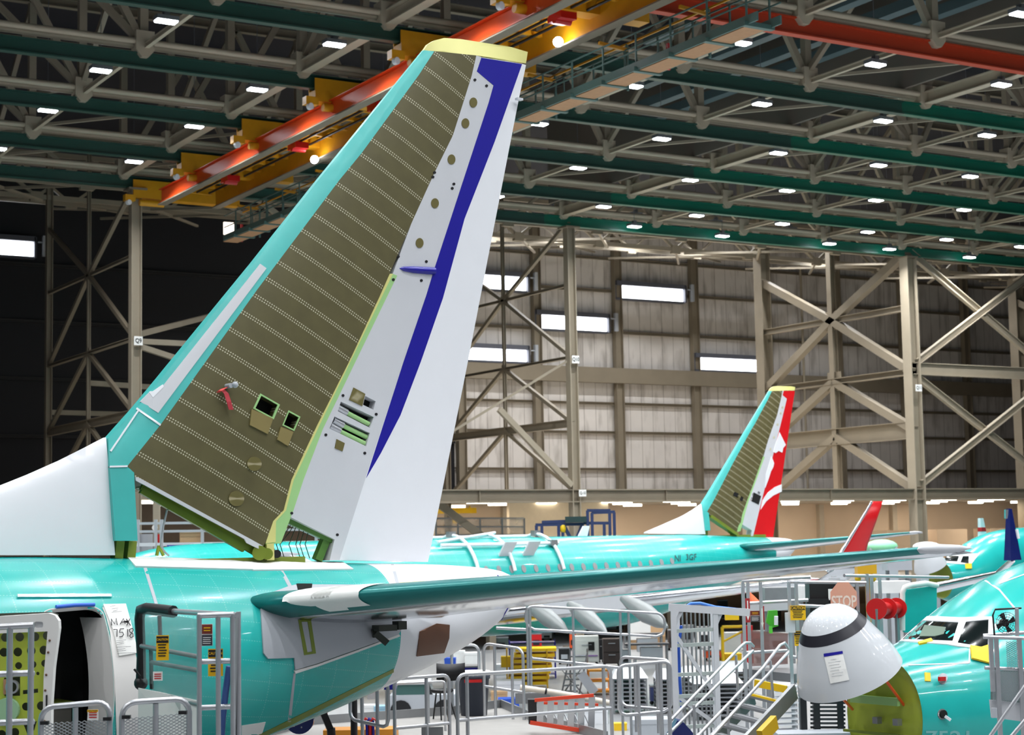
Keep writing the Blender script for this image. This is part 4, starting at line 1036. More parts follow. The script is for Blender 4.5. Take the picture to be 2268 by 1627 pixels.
for poly in ([(2012,1471),(2145,1467),(2146,1469),(2012,1473.5)], [(2165,1278),(2185,1285),(2214,1304),(2249,1346),(2254,1365),(2251,1365),(2246,1348),(2212,1307),(2183,1287.5)], [(2212,1291),(2268,1271),(2268,1273),(2214,1293)],
   [(2146,1430),(2149,1431),(2148,1468),(2145,1468)], [(2020,1364),(2023,1357),(2060,1315),(2063,1316),(2028,1358)]):
    part('seam_strip', spatch(C1, poly, .006), GREYP, R1, world=False)
part('lettering', stext(C1, '7521', [(2050,1617),(2146,1617),(2146,1645),(2050,1645)], .01, .02), mat('pale_teal_letters', (120,190,186), .5), R1, 'pale fleet number', world=False)
part('bulkhead_ridge', MB().bar((ab-.03, -.8, zc-.3), (ab-.03, .8, zc-.3), .05, .04).bar((ab-.03, -.5, zc-.6), (ab-.03, .5, zc-.6), .05, .03), PRIMERD, R1, world=False)
part('bulkhead_bar', MB().bar((ab-.06, -.35, zc+.2), (ab-.06, .6, zc+.2), .06, .12), MINT, R1, 'mint bar', world=False)
part('bulkhead_fitting', MB().box((ab-.05, .1, zc-.1), (.1,.1,.1)).box((ab-.05, -.3, zc-.1), (.1,.1,.1)).box((ab-.05, -.3, zc-.5), (.1,.1,.1)).cyl((ab-.1, .1, zc-.65), (ab-.1, -.3, zc-.7), .05), ALUD, R1, world=False)
part('prop_rod', MB().cyl(C1.w2l(at(1958,1501,D=26.2)), C1.w2l(at(2020,1585,D=26.75)), .022), mat('orange_rod', (226,88,30), .4), R1, 'orange radome prop rod', world=False)
part('prop_rod', MB().cyl(C1.w2l(at(1868,1548,D=26.3)), C1.w2l(at(1888,1570,D=27.2)), .022), mat('orange_rod_b', (226,88,30), .4), R1, 'orange radome prop rod', world=False)

R2, C2, ab2, zc2 = nose(2084, 1283, 86.0, 'teal airplane nose far at the right with its grey radome swung open', 0, False, 20)
ra2 = radome(R2, C2, ab2, zc2, 'pale grey swung open radome', 64, False)
fr2 = part('windscreen_frame', spatch(C2, [(2078,1243),(2092,1229),(2128,1229),(2163,1226),(2164,1232),(2150,1250),(2125,1249),(2084,1246)], .03, step=6), WHITE, R2, 'white windscreen frame', world=False)
for poly in ([(2090,1243),(2097,1232),(2124,1233),(2119,1244)], [(2126,1246),(2132,1233),(2145,1233),(2144,1248)]):
    part('window_pane', spatch(C2, poly, .06, step=8), GLASS, fr2, 'dark cockpit pane', world=False)
part('yellow_sheet', spatch(C2, [(2136,1250),(2150,1249),(2150,1260),(2137,1260)], .08), YELLOW, R2, 'yellow protective sheet', world=False)
# winglets of machines hidden behind the noses
def winglet(px0, py0, px1, py1, wt, wb, D, m, name, label, stripe=None):
    a, b = at(px0, py0, D=D), at(px1, py1, D=D)
    t = empty(name, label, 'winglet', b)
    x = V((c_, s_, 0))
    def sec(f, ext=0): 
        p = a*(1-f)+b*f; w = (wt*(1-f)+wb*f)+ext
        return [p-x*w*.5, p-x*w*.2+V((s_,-c_,0))*(.07+ext), p+x*w*.5, p-x*w*.2-V((s_,-c_,0))*(.07+ext)]
    def blade(f0, f1, ext=0):
        vs = [q for i in range(5) for q in sec(f0+(f1-f0)*i/4, ext)]
        return MB().add(vs, [(i*4+k, i*4+(k+1) % 4, (i+1)*4+(k+1) % 4, (i+1)*4+k) for i in range(4) for k in range(4)]+[(3,2,1,0),(16,17,18,19)])
    part('blade', blade(0, 1), m, t)
    part('wing_stub', MB().tube([b, b+V((.3, 1.0, -.5)), b+V((.2, 4, -1.0))], [wb*.1, wb*.14, wb*.2], 8), STL, t)
    if stripe: part('stripe', blade(.5, .72, .03), stripe, t)
    return t, sec
t, sec = winglet(2235, 1126, 2243, 1240, .3, .95, 60, NAVY, 'navy_winglet', 'tall navy blue winglet standing behind the right airplane nose')
part('edge_strip', MB().bar(at(2229,1128,D=59.9), at(2229,1148,D=59.9), .14, .06), STL, t, 'bare metal strip')
part('white_mark', MB().bar(at(2252,1172,D=59.8), at(2256,1192,D=59.8), .06, .08), WHITE, t)
winglet(2172, 1147, 2176, 1188, .45, .75, 92, WHITE, 'white_winglet', 'small white winglet with a red stripe beyond the navy one', RED)
# ================================================================== work stands, guard rails and shop clutter
RX = V((sin(AZ), -cos(AZ), 0)); FY = V((cos(AZ), sin(AZ), 0)); ZU = V((0,0,1)); RZ = AZ-pi/2
def dep(p): return (V(p)-EYE).dot(fw)
def arcpts(p0, p1, zb0, zb1, r, legs=True):
    d = (p1-p0).normalized(); out = []
    if legs: out.append(V((p0.x, p0.y, zb0)))
    for k in range(5):
        a = pi/2*k/4; out.append(p0+V((0,0,-r))+d*(r-r*cos(a))+V((0,0,r*sin(a))))
    for k in range(5):
        a = pi/2*k/4; out.append(p1+V((0,0,-r))-d*(r-r*sin(a))+V((0,0,r*cos(a))))
    if legs: out.append(V((p1.x, p1.y, zb1)))
    return out
def gate(label, D0, D1, x0, y0, x1, y1, zb, mids=(), lows=(), r=.14, tr=.026, cat='railing', name='guard_gate', loopz=None, m=None):
    m = m or ALU
    p0, p1 = at(x0, y0, D=D0), at(x1, y1, D=D1)
    t = empty(name, label, cat, V((p0.x, p0.y, zb)))
    if loopz is None: part('top_rail', MB().tube(arcpts(p0, p1, zb, zb, r), tr, 8), m, t)
    else:
        lo = [V((p.x, p.y, 0)) for p in (p0, p1)]; A_ = arcpts(p0, p1, 0, 0, r, False)
        q0, q1 = V((p0.x, p0.y, p0.z-loopz)), V((p1.x, p1.y, p1.z-loopz)); d = (p1-p0).normalized()
        low = [q1+V((0,0,r)), q1+V((0,0,r*.3))-d*r*.3, q1-d*r, q0+d*r, q0+V((0,0,r*.3))+d*r*.3, q0+V((0,0,r))]
        part('top_rail', MB().tube(A_+low, tr, 8, closed=True), m, t)
    for f in mids:
        p = p0.lerp(p1, f); part('post', MB().cyl(V((p.x, p.y, zb)), p-V((0,0,tr)), tr, n=8), m, t)
    for dz in lows: part('low_rail', MB().cyl(p0-V((0,0,dz)), p1-V((0,0,dz)), tr*.95, n=8), m, t)
    return t, p0, p1
def lattice(t, a, b, h, pitch=.05, w=.006, m=None, name='mesh_panel'):     # expanded metal between two top corners, h deep
    d = b-a; L = d.length; d = d/L; mb = MB(); n = int(L/pitch)+1; sl = 1.8
    for s in (1, -1):
        k = -int(h*sl/pitch)-1
        while k*pitch < L+h*sl:
            x0, x1 = k*pitch, k*pitch+s*h*sl; pts = []
            f0, f1 = 0, 1
            lo, hi = sorted(((0-x0)/(x1-x0), (L-x0)/(x1-x0)))
            f0, f1 = max(0, lo), min(1, hi)
            if f1-f0 > .02:
                q = lambda f: a+d*(x0+(x1-x0)*f)-ZU*h*f
                mb.bar(q(f0), q(f1), w, w*2, (d.y, -d.x, 0))
            k += 1
    return part(name, mb, m or ALU, t)
def plate(px0, py0, px1, py1, D, th=.008, off=0):
    a, b, c = at(px0, py1, D=D), at(px1, py1, D=D), at(px0, py0, D=D)
    xd = RX*((b-a).dot(RX)); yd = ZU*((c-a).length)
    return (a+xd*.5+yd*.5), xd.length, yd.length
def sign(px0, py0, px1, py1, D, label, kind='caution', name='caution_sign', txt='CAUTION'):
    o, w, h = plate(px0, py0, px1, py1, D); t = empty(name, label, 'sign', o)
    def rect(x0, y0, x1, y1, off, m, nm, par=None, lab=None):
        return part(nm, place(*flat([[(x0,y0),(x1,y0),(x1,y1),(x0,y1)]], .004), o, RX, ZU, off), m, par or t, lab)
    face = {'caution': YSIGN, 'info': PAPER, 'white': PAPER}[kind]
    f = rect(-w/2, -h/2, w/2, h/2, 0, face, 'sign_plate')
    if kind == 'caution':
        hd = rect(-w*.47, h*.2, w*.47, h*.46, .004, INK, 'header', None, 'black header band')
        ts = w*.24; part('lettering', place(*text2d(txt, ts, .86, .02*ts), o+ZU*h*.33, RX, ZU, .008), YSIGN, hd)
        for k in range(5): rect(-w*(.36-.03*(k % 3)), h*(.1-.11*k), w*(.34-.05*((k+1) % 3)), h*(.145-.11*k), .004, INK, 'text_line')
    elif kind == 'info':
        rect(-w*.48, h*.05, w*.48, h*.48, .004, mat('brown_red_header', (128,52,40), .5), 'header')
        rect(-w*.48, -h*.48, w*.48, -h*.0, .004, mat('dark_grey_text_field', (60,62,70), .5), 'text_field')
        for k in range(4): rect(-w*.38, -h*(.13+.09*k), w*(.36-.06*(k % 2)), -h*(.1+.09*k), .007, PAPER, 'text_line')
        for k in range(2): rect(-w*.3, h*(.3-.12*k), w*.3, h*(.35-.12*k), .007, YSIGN, 'text_line')
    else:
        for k in range(3): rect(-w*.36, h*(.18-.24*k), w*.36, h*(.28-.24*k), .004, RED, 'text_line')
    return t

# ---- left work stand around the open door
ZP = 3.1
pl = [at(-60, 2100, Z=ZP), at(560, 1990, Z=ZP), at(560, 1830, Z=ZP), at(-60, 1830, Z=ZP)]
st = empty('work_stand', 'raised work stand floor in front of the open aircraft door', 'platform', V((pl[0].x, pl[0].y, 0)))
part('deck', MB().prism(pl, (0,0,-.12)), ALUD, st)
for p in pl: part('leg', MB().bar((p.x, p.y, 0), (p.x, p.y, ZP-.1), .1, .1), ALUD, st)
def steps_note(): pass
t, p0, p1 = gate('left mesh gate with rounded tube frame before the doorway', 15.4, 15.4, 91, 1566, 243, 1553, ZP, (.5,), r=.11, name='mesh_gate', cat='gate')
a, b = at(98, 1601, D=15.4), at(243, 1592, D=15.4); lattice(t, a, b, .62, .05)
for x, y in ((99, 1600), (238, 1591)): part('clamp', MB().box(at(x, y, D=15.36), (.07, .05, .03), RZ), BLACK, t)
s = sign(194, 1571, 218, 1594, 15.38, 'small yellow topped warning label on the left mesh gate', 'white', 'warning_label')
o, w, h = plate(194, 1571, 218, 1576, 15.37); lb = part('label_band', place(*flat([[(-w/2,-h/2),(w/2,-h/2),(w/2,h/2),(-w/2,h/2)]], .004), o, RX, ZU, .012), YSIGN, s)
part('lettering', place(*text2d('CAUTION', .019, 1, .0004), o, RX, ZU, .016), INK, lb)
t, p0, p1 = gate('right mesh gate with rounded tube frame beside the clear screen', 15.4, 15.6, 270, 1556, 419, 1546, ZP, (.5,), r=.12, name='mesh_gate', cat='gate')
a, b = at(277, 1590, D=15.4), at(418, 1578, D=15.6); lattice(t, a, b, .62, .05)
for x, y in ((280, 1587), (405, 1577)): part('clamp', MB().box(at(x, y, D=15.38), (.07, .05, .03), RZ), BLACK, t)
# square tube guard at the far left
t = empty('safety_barrier', 'square grid guard frame of grey tubes at the left edge before the swung door', 'railing', V((*at(22, 1400, D=14.6).xy, ZP)))
q = lambda x, y: at(x, y, D=14.6)
for x in (-35, 22, 69): a = q(x, 1388); part('post', MB().cyl(V((a.x, a.y, ZP)), a, .026, n=8), ALU, t)
for y0, y1 in ((1390, 1384), (1494, 1490), (1602, 1597), (1700, 1695)): part('rail', MB().cyl(q(-40, y0), q(75 if y0 < 1400 else 69, y1), .026, n=8), ALU, t)
for x, y in ((22, 1493), (69, 1491), (22, 1600), (69, 1598)): part('cross_joint', MB().ball(q(x, y), .034, 8, 6), ALU, t)
# the swung open door
t = empty('entry_door', 'swung open aircraft door showing its green inner side with round holes', 'door', V((*at(60, 1500, D=15.9).xy, ZP)))
DD = 16.0; s_m = DD/F
o = at(0, 1627, D=DD); xd = RX; yd = ZU
k = lambda x, y: (x*s_m, (1627-y)*s_m)
hol = [circ(*k(x, y), r*s_m, 18) for x, y, r in ((10,1413,10),(42,1413,10),(76,1413,10),(103,1411,10),(7,1446,10),(38,1446,10),(68,1444,10),(96,1443,10),(40,1476,8),(72,1474,8),(98,1472,8),(83,1494,4),(57,1566,9),(91,1565,10),(4,1626,10),(33,1622,10),(-26,1446,10),(-26,1476,8))]
hol += [[k(*p) for p in ((50,1530),(84,1527),(84,1536),(50,1539))], [k(*p) for p in ((52,1606),(82,1598),(76,1618),(60,1626))], [k(*p) for p in ((8,1502),(44,1500),(44,1542),(10,1542))]]
out = [k(*p) for p in ((-60,1403),(108,1400),(100,1500),(98,1640),(98,1760),(-60,1760))]
part('inner_web', place(*flat([out]+hol, .012), o, xd, yd), PRIMER, t, 'yellow green web with lightening holes')
rim = [k(*p) for p in ((-60,1372),(0,1366),(110,1361),(124,1366),(132,1378),(133,1395),(122,1480),(117,1560),(117,1760),(97,1760),(98,1640),(100,1500),(108,1401),(-60,1405))]
part('door_edge', place(*flat([rim, rrect(*k(78,1393), *k(98,1379), .02)], .09), o, xd, yd, .02), WHITEM, t, 'white door edge and head panel')
part('handle_recess', place(*flat([rrect(*k(76,1394), *k(99,1378), .02)], .01), o, xd, yd, .03), GREYP, t)
part('outer_skin', place(*flat([[k(*p) for p in ((-60,1362),(100,1360),(118,1366),(112,1400),(106,1500),(106,1760),(-60,1760))]], .02), o+FY*.16, xd, yd), mat('dark_door_back', (70,74,60), .6), t)
part('round_motor', place(*flat([circ(*k(18,1572), 27*s_m, 28)], .06), o, xd, yd, .04), mat('pale_mint_disc', (150,190,150), .5), t, 'pale mint disc')
part('drum', place(*flat([circ(*k(28,1522), 15*s_m, 20), circ(*k(28,1522), 11*s_m, 20)], .05), o, xd, yd, .02), ALU, t)
part('drum_core', place(*flat([[k(*p) for p in ((8,1505),(27,1505),(27,1538),(8,1538))]], .03), o, xd, yd, .01), mat('tan_core', (170,130,96), .6), t)
for x, y in ((113,1421),(110,1447),(106,1496),(104,1530),(103,1597)): part('bolt', MB().ball(o+xd*k(x,y)[0]+yd*k(x,y)[1]-FY*.07, .011, 8, 6), BROWN, t)
part('latch_plate', place(*flat([[k(*p) for p in ((106,1540),(109,1540),(109,1568),(106,1568))]], .02), o, xd, yd, .07), BLACK, t)
# clear screen with foam padded tube
t = empty('clear_screen', 'clear plastic guard screen with black foam padding beside the white door surround', 'screen', V((*at(380, 1500, D=16.4).xy, ZP)))
q = lambda x, y, d=16.6: at(x, y, D=d)
CLEAR = mat('scuffed_clear_plastic', (150,170,168), .3, alpha=.32)
part('panel', MB().prism([q(315,1352,17.2), q(446,1372,16.2), q(446,1700,16.2), q(335,1690,17.2), q(335,1520,17.2), q(318,1510,17.2)], FY*.01), CLEAR, t, 'scuffed clear panel')
pt = part('padded_tube', MB().tube([q(312,1505,17.3), q(313,1450,17.3), q(309,1370,17.3), q(312,1350,17.3), q(325,1347,17.2), q(350,1350,17.1), q(384,1354,16.9)], [.05,.045,.05,.055,.058,.06,.06], 10), BLACK, t, 'black foam padding')
part('foam_lump', MB().ball(q(312,1512,17.3), .07, 10, 7), BLACK, t)
part('loose_strap', MB().tube([q(297,1481,17.2), q(303,1488,17.2), q(310,1497,17.2)], .012, 6), BLACK, t)
part('top_tube', MB().cyl(q(384,1353,16.9), q(525,1362,15.6), .026, n=8), ALU, t)
for (a, b) in (((313,1430,17.2),(440,1454,16.2)), ((335,1466,17.2),(440,1484,16.2)), ((350,1535,17.2),(440,1560,16.2))): part('cross_tube', MB().cyl(q(*a), q(*b), .022, n=8), ALUD, t)
part('strut', MB().cyl(q(334,1432,17.2), q(336,1525,17.2), .02, n=6), BLACK, t)
part('strut', MB().cyl(q(353,1362,16.9), q(357,1460,16.9), .022, n=8), ALUD, t)
part('shelf_panel', MB().prism([q(306,1523,17.2), q(370,1536,16.8), q(440,1552,16.2), q(440,1700,16.2), q(306,1690,17.2)], FY*.03), WHITEM, t, 'white lower panel')
t = empty('safety_barrier', 'tall grey grid guard frame at the end of the clear screen', 'railing', V((*at(446, 1500, D=15.6).xy, ZP)))
q = lambda x, y, d=15.6: at(x, y, D=d)
for x, y, d in ((441,1360,15.6), (483,1364,15.6), (515,1360,15.6), (528,1354,15.9)): a = q(x, y, d); part('post', MB().cyl(V((a.x, a.y, ZP)), a, .024, n=8), ALU, t)
for y0, y1 in ((1363,1360), (1465,1463), (1567,1564)): part('rail', MB().cyl(q(438, y0), q(518, y1), .024, n=8), ALU, t)
part('end_plate', MB().prism([q(517,1368,15.7), q(531,1368,15.9), q(531,1720,15.9), q(517,1720,15.7)], FY*.01), ALUD, t)
part('blue_hose', MB().tube([q(508,1475,15.75), q(500,1530,15.75), q(493,1590,15.75), q(490,1640,15.75)], .03, 8), mat('dusty_blue_hose', (60,90,150), .5), t)
sign(346, 1407, 374, 1462, 16.5, 'yellow caution sign on the clear screen')
sign(461, 1437, 494, 1497, 15.75, 'yellow caution sign behind the tall guard frame')
sign(447, 1382, 471, 1430, 15.7, 'brown and black notice with a red header on the tall guard frame', 'info', 'notice_sign')
sign(339, 1487, 360, 1507, 16.5, 'small white notice with red lines low on the clear screen', 'white', 'notice_sign')

# ---- raised deck under the tail
ZT = 2.9
pts = [at(x, y, Z=ZT) for x, y in ((560,1640), (690,1604), (1000,1582), (1110,1566), (1180,1596), (1345,1640), (1480,1760), (640,1780))]
dk = empty('tail_deck', 'grey raised deck under the airplane tail', 'platform', V((pts[2].x, pts[2].y, 0)))
part('deck', MB().prism(pts, (0,0,-.14)), mat('grey_deck_plate', (152,150,146), .55, var=.1, scale=4), dk)
for i, j in ((0,1), (1,2), (2,3), (3,4), (4,5)): part('toe_board', MB().bar(pts[i]+ZU*.06, pts[j]+ZU*.06, .03, .16), ALUD, dk)
for i in (0, 3, 5, 6, 7): part('leg', MB().bar((pts[i].x, pts[i].y, 0), pts[i]-ZU*.1, .12, .12), ALUD, dk)
TAPEB = mat('blue_masking_tape', (30,36,170), .5)
def tape(px0, px1, py, D, h, label):
    a, b = at(px0, py, D=D), at(px1, py, D=D)
    single('blue_tape', MB().bar(a-FY*.0, b, .075, h), TAPEB, label, 'tape')
t, p0, p1 = gate('guard gate of grey tubes under the brown tail hatch, left of the blue taped joint', 24.6, 24.0, 775, 1492, 859, 1508, ZT, (.32, .72), r=.1, loopz=.62)
tape(769, 789, 1522, 24.4, .07, 'blue tape round the left gate post')
tape(851, 878, 1519, 24.1, .09, 'blue tape joining the two guard gates')
t, p0, p1 = gate('guard gate of grey tubes right of the blue taped joint', 24.0, 24.6, 873, 1503, 994, 1494, ZT, (.58,), r=.1, lows=(.66,))
part('kick_plate', MB().box(at(958, 1650, D=24.4), (.3, .02, .5), RZ), ALUD, t)
t, p0, p1 = gate('long guard rail of grey tubes in front of the grey bin', 23.6, 25.6, 1012, 1494, 1352, 1474, ZT, (.06, .95), r=.13, lows=(.6,))
t = empty('black_post', 'black padded post behind the left guard gate', 'post', V((*at(783, 1500, D=25.5).xy, ZT)))
a = at(783, 1487, D=25.5); part('pole', MB().cyl(V((a.x, a.y, ZT)), a, .05), BLACK, t); part('knob', MB().ball(a, .065), BLACK, t)
t, p0, p1 = gate('guard loop of grey tubes right of the long guard rail', 25.2, 25.2, 1369, 1474, 1484, 1463, ZT, (.38,), r=.1, loopz=.7)
for x in (1462, 1480): a = at(x, 1468, D=25.2); part('post', MB().cyl(V((a.x, a.y, ZT-1.5)), a, .03, n=8), ALU, t)
t, p0, p1 = gate('guard loop of grey tubes standing behind the right guard loop', 27.5, 27.0, 1374, 1454, 1482, 1461, ZT, (.3, .75), r=.1, loopz=.75)
# upper far guard rail
ZF = 3.6
t, p0, p1 = gate('upper guard rail of grey tubes running right from the tail cone tip', 33, 33, 1164, 1341, 1472, 1358, 2.0, (.01, .03, .34, .68, .74), r=.16, loopz=.43)
a, b = at(1100, 1390, D=33.3), at(1168, 1394, D=33); part('low_rail', MB().cyl(a, b, .028, n=8), ALU, t)
lo = MB().tube([at(1170,1400,D=33), at(1172,1448,D=33), at(1180,1458,D=33), at(1280,1468,D=33), at(1372,1478,D=33)], .028, 8); part('low_rail', lo, ALU, t)
t, p0, p1 = gate('guard rail of grey tubes beside the yellow tray rack', 30, 29.5, 1071, 1424, 1158, 1436, ZT-.6, (.28, .72), r=.13, lows=(.72,))
t, p0, p1 = gate('short guard rail of grey tubes under the tail cone', 31, 31, 1000, 1431, 1060, 1426, ZT-.6, (), r=.13)
t, p0, p1 = gate('low guard rail of grey tubes between the two taped gates', 28, 28, 800, 1518, 985, 1508, ZT, (.3, .8), r=.05, tr=.022)
part('switch_box', MB().box(at(824, 1532, D=27.8), (.14, .1, .22), RZ), GREYF, t)
# bin, chair, ladder, pipe, crate on the deck
b0 = at(1050, 1583, Z=ZT); t = empty('trash_bin', 'dark grey round bin with a white liner behind the long guard rail', 'bin', b0)
part('tub', MB().lathe(b0, (0,0,1), [(0,0),(.0,.225),(.62,.27),(.62,.29),(.7,.295),(.7,.27),(.3,.24)], 28), mat('slate_grey_plastic', (58,64,78), .5), t)
part('liner', MB().lathe(b0+ZU*.62, (0,0,1), [(0,.28),(.1,.30),(.13,.285),(.1,.2),(.06,.0)], 24), PAPER, t, 'white bin liner')
part('red_band', MB().box(b0-FY*.29+ZU*.6, (.3, .02, .05), RZ), RED, t)
c0 = at(985, 1592, Z=ZT); t = empty('stool_chair', 'black perforated back chair on a tall stand left of the grey bin', 'chair', c0)
sc = dep(c0)/F; zt = lambda y: (1592-y)*sc
bk = []; n = 9
for i in range(n):
    x = (-1+2*i/(n-1)); px = 999+32*x; bk.append((px, x))
vs = []
for px, x in bk:
    cpt = c0+RX*((px-985)*sc)+FY*(.25-.08*x*x)
    vs += [cpt+ZU*zt(1471+3*(1-x*x)), cpt+ZU*zt(1507+4*(1-x*x)), cpt+FY*.02+ZU*zt(1471+3*(1-x*x)), cpt+FY*.02+ZU*zt(1507+4*(1-x*x))]
fs = []
for i in range(n-1):
    b_, d_ = i*4, i*4+4; fs += [(b_, b_+1, d_+1, d_), (b_+2, d_+2, d_+3, b_+3), (b_, d_, d_+2, b_+2), (b_+1, b_+3, d_+3, d_+1)]
part('backrest', MB().add(vs, fs, True), BLACK, t, 'black curved backrest')
part('back_stem', MB().bar(c0+RX*.02+FY*.2+ZU*zt(1500), c0+FY*.1+ZU*zt(1526), .04, .03), BLACK, t)
part('seat', MB().lathe(c0-RX*.04+ZU*zt(1530), (0,0,1), [(-.03,.0),(-.03,.16),(.0,.2),(.03,.19),(.03,0)], 20), BLACK, t)
for k in range(4):
    a_ = pi/4+pi/2*k; d = V((cos(a_), sin(a_), 0)); part('leg', MB().cyl(c0-RX*.04+ZU*(zt(1530)-.03)+d*.1, c0+d*.2, .013, n=6), BLACK, t)
t = empty('step_ladder', 'orange step ladder lying on its side on the tail deck', 'ladder', at(1240, 1610, Z=ZT))
q = lambda x, y, d=27.2: at(x, y, D=d)
la = [(1184,1550),(1315,1539)]; lbm = [(1174,1599),(1315,1621)]
OL = mat('orange_fibreglass_rail', (214,66,36), .45)
part('side_rail', MB().bar(q(*la[0]), q(*la[1]), .06, .05), OL, t); part('side_rail', MB().bar(q(*lbm[0],27.2), q(*lbm[1],27.2), .08, .06), OL, t)
part('side_rail', MB().bar(q(1200,1556,27.9), q(1325,1560,27.9), .05, .04), OL, t)
part('ladder_top', MB().prism([q(1169,1549), q(1188,1549), q(1190,1600), q(1171,1603)], FY*.25), BLACK, t, 'black ladder top cap')
for k in range(6):
    f = k/5.5+.06; x = 1190+125*f; a, b = q(x, 1549-10*f), q(x-2, 1602+19*f)
    part('rung', MB().bar(a, b, .1, .03, FY), ALU, t)
    part('rung_brace', MB().bar(b.lerp(a, .05), b.lerp(a, .45)+RX*-.1+FY*.1, .015, .015), ALU, t)
pp_ = [at(1152,1522,D=30), at(1210,1530,D=30), at(1270,1540,D=30), at(1350,1556,D=30)]
t = empty('pale_pipe', 'long pale pipe lying behind the orange ladder', 'pipe', pp_[0])
part('tube', MB().tube(pp_, .05, 10), mat('pale_cream_pipe', (226,216,200), .5), t); part('coupling', MB().cyl(at(1207,1529.5,D=30), at(1211,1530.2,D=30), .057), BLACK, t)
part('bracket', MB().box(at(1180,1545,D=30.2), (.6,.1,.18), RZ), ALUD, t)
cp = at(800, 1640, Z=ZT); single('orange_crate', MB().box(cp+ZU*.1, (1.1, .5, .18), RZ), mat('orange_crate_paint', (214,140,36), .5), 'orange crate on the deck under the left guard gate', 'crate')
t = empty('wheel_dolly', 'dark blue spoked wheel under the aircraft belly', 'wheel', at(655, 1625, Z=ZT))
w0 = at(664, 1592, D=24.6); part('rim', MB().cyl(w0-FY*.06, w0+FY*.06, .2, n=28), NAVY, t)
for k in range(6): part('bolt', MB().ball(w0-FY*.07+(RX*cos(k)+ZU*sin(k))*.11, .012, 6, 5), ALU, t)
t = empty('support_leg', 'black slanted jack leg under the aircraft belly', 'jack', at(732, 1640, Z=ZT))
part('leg', MB().bar(at(709, 1562, D=24.5), at(733, 1618, D=24.5), .09, .09), BLACK, t); part('foot', MB().cyl(at(733,1612,D=24.5), at(735,1640,D=24.5), .06), BLACK, t)
t = empty('cable_hoses', 'red and blue hoses hanging by the left guard gate', 'hose', at(815, 1660, Z=ZT))
for m_, x in ((RED, 806), (BLUE, 814), (RED, 822)): part('hose', MB().tube([at(x,1670,D=25), at(x-2,1600,D=25), at(x+4,1590,D=25), at(x+12,1596,D=25), at(x+14,1670,D=25)], .02, 6), m_, t)

# ---- lattice gate frame, stairs and upper stand on the right
t = empty('lattice_frame', 'tall grey lattice frame of square tubes beside the stairs', 'frame', V((*at(1495, 1500, D=29).xy, 0)))
q = lambda x, y, d=29: at(x, y, D=d)
def vpost(x, yt, w, d=29, zb=0.0, m=GREYP, nm='post'):
    a = q(x, yt, d); return part(nm, MB().bar(V((a.x, a.y, zb)), a, w, w, RX), m, t)
vpost(1491, 1340, .09); vpost(1500, 1350, .07, 29.6); vpost(1584, 1352, .08); vpost(1577, 1352, .06, 29.8)
part('top_beam', MB().bar(q(1481,1344), q(1660,1356), .09, .12), GREYP, t)
part('knee_brace', MB().bar(q(1510,1352), q(1492,1388), .06, .06), GREYP, t); part('knee_brace', MB().bar(q(1597,1356), q(1584,1386), .06, .06), GREYP, t)
for y in (1396, 1428, 1493, 1541, 1558, 1609): part('cross_bar', MB().bar(q(1494,y+1), q(1582,y-3), .05, .06), mat('pale_green_grey_bar', (176,186,182), .5), t)
for k in range(7): a = q(1511+9.5*k, 1356, 30.4); part('rod', MB().cyl(V((a.x, a.y, .0)), a, .017, n=6), ALUD, t)
part('diagonal', MB().bar(q(1494,1402), q(1590,1545), .05, .06), GREYP, t); part('diagonal', MB().bar(q(1496,1538), q(1590,1605), .05, .06), GREYP, t)
part('blue_hose', MB().tube([q(1521,1342), q(1530,1336), q(1550,1335), q(1585,1344), q(1640,1350)], .025, 8), mat('bright_blue_hose', (70,130,220), .4), t)
part('blue_hose', MB().tube([q(1509,1385,29.2), q(1503,1430,29.2), q(1505,1500,29.2), q(1510,1570,29.2)], .025, 8), mat('deep_blue_hose', (40,90,200), .4), t)
t = empty('stairs', 'grey metal stairs with four handrails climbing right towards the upper stand', 'stairs', at(1560, 1640, D=26))
q = lambda x, y, d=27: at(x, y, D=d)
for nm, pts_ in (('handrail', [(1487,1593,26.2),(1640,1432,27.6),(1650,1423,27.7),(1662,1423,27.8),(1669,1431,27.9)]), ('handrail', [(1478,1628,26.2),(1600,1505,27.2),(1668,1440,27.8)]),
      ('handrail', [(1535,1640,25.2),(1690,1478,26.6),(1728,1428,27),(1738,1423,27.1),(1746,1436,27.2)]), ('handrail', [(1568,1640,25.2),(1660,1538,26),(1746,1444,27.1)])):
    part(nm, MB().tube([q(*p) for p in pts_], .024, 8), ALU, t)
for x, y, x2, y2, d in ((1630,1450,1635,1545,27.5),(1537,1560,1540,1700,26.6),(1612,1566,1616,1700,26.2),(1706,1462,1712,1545,26.8)): part('rail_post', MB().cyl(q(x,y,d), q(x2,y2,d), .022, n=8), ALU, t)
part('stringer', MB().bar(q(1560,1660,25.9), q(1668,1545,27.2), .06, .2), ALUD, t); part('stringer', MB().bar(q(1640,1660,25.4), q(1760,1530,26.8), .06, .24), ALUD, t)
for k in range(5):
    f = k/4; a, b = q(1588+76*f, 1628-88*f, 26+1.1*f), q(1660+76*f, 1648-90*f, 25.6+1.1*f)
    tr_ = part('tread', MB().bar(a+FY*.1, b+FY*.1, .26, .035), ALUD, t)
    part('tread_nose', MB().bar(a-FY*.04+ZU*.01, b-FY*.04+ZU*.01, .03, .05), YELLOW if k == 4 else ALU, tr_)
part('yellow_plate', MB().bar(q(1672,1512,27.6), q(1742,1526,27.2), .04, .11), YELLOW, t)
part('striped_edge', MB().bar(q(1684,1632,25.4), q(1716,1598,25.8), .09, .2), mat('yellow_black_edge', (200,160,20), .5), t)
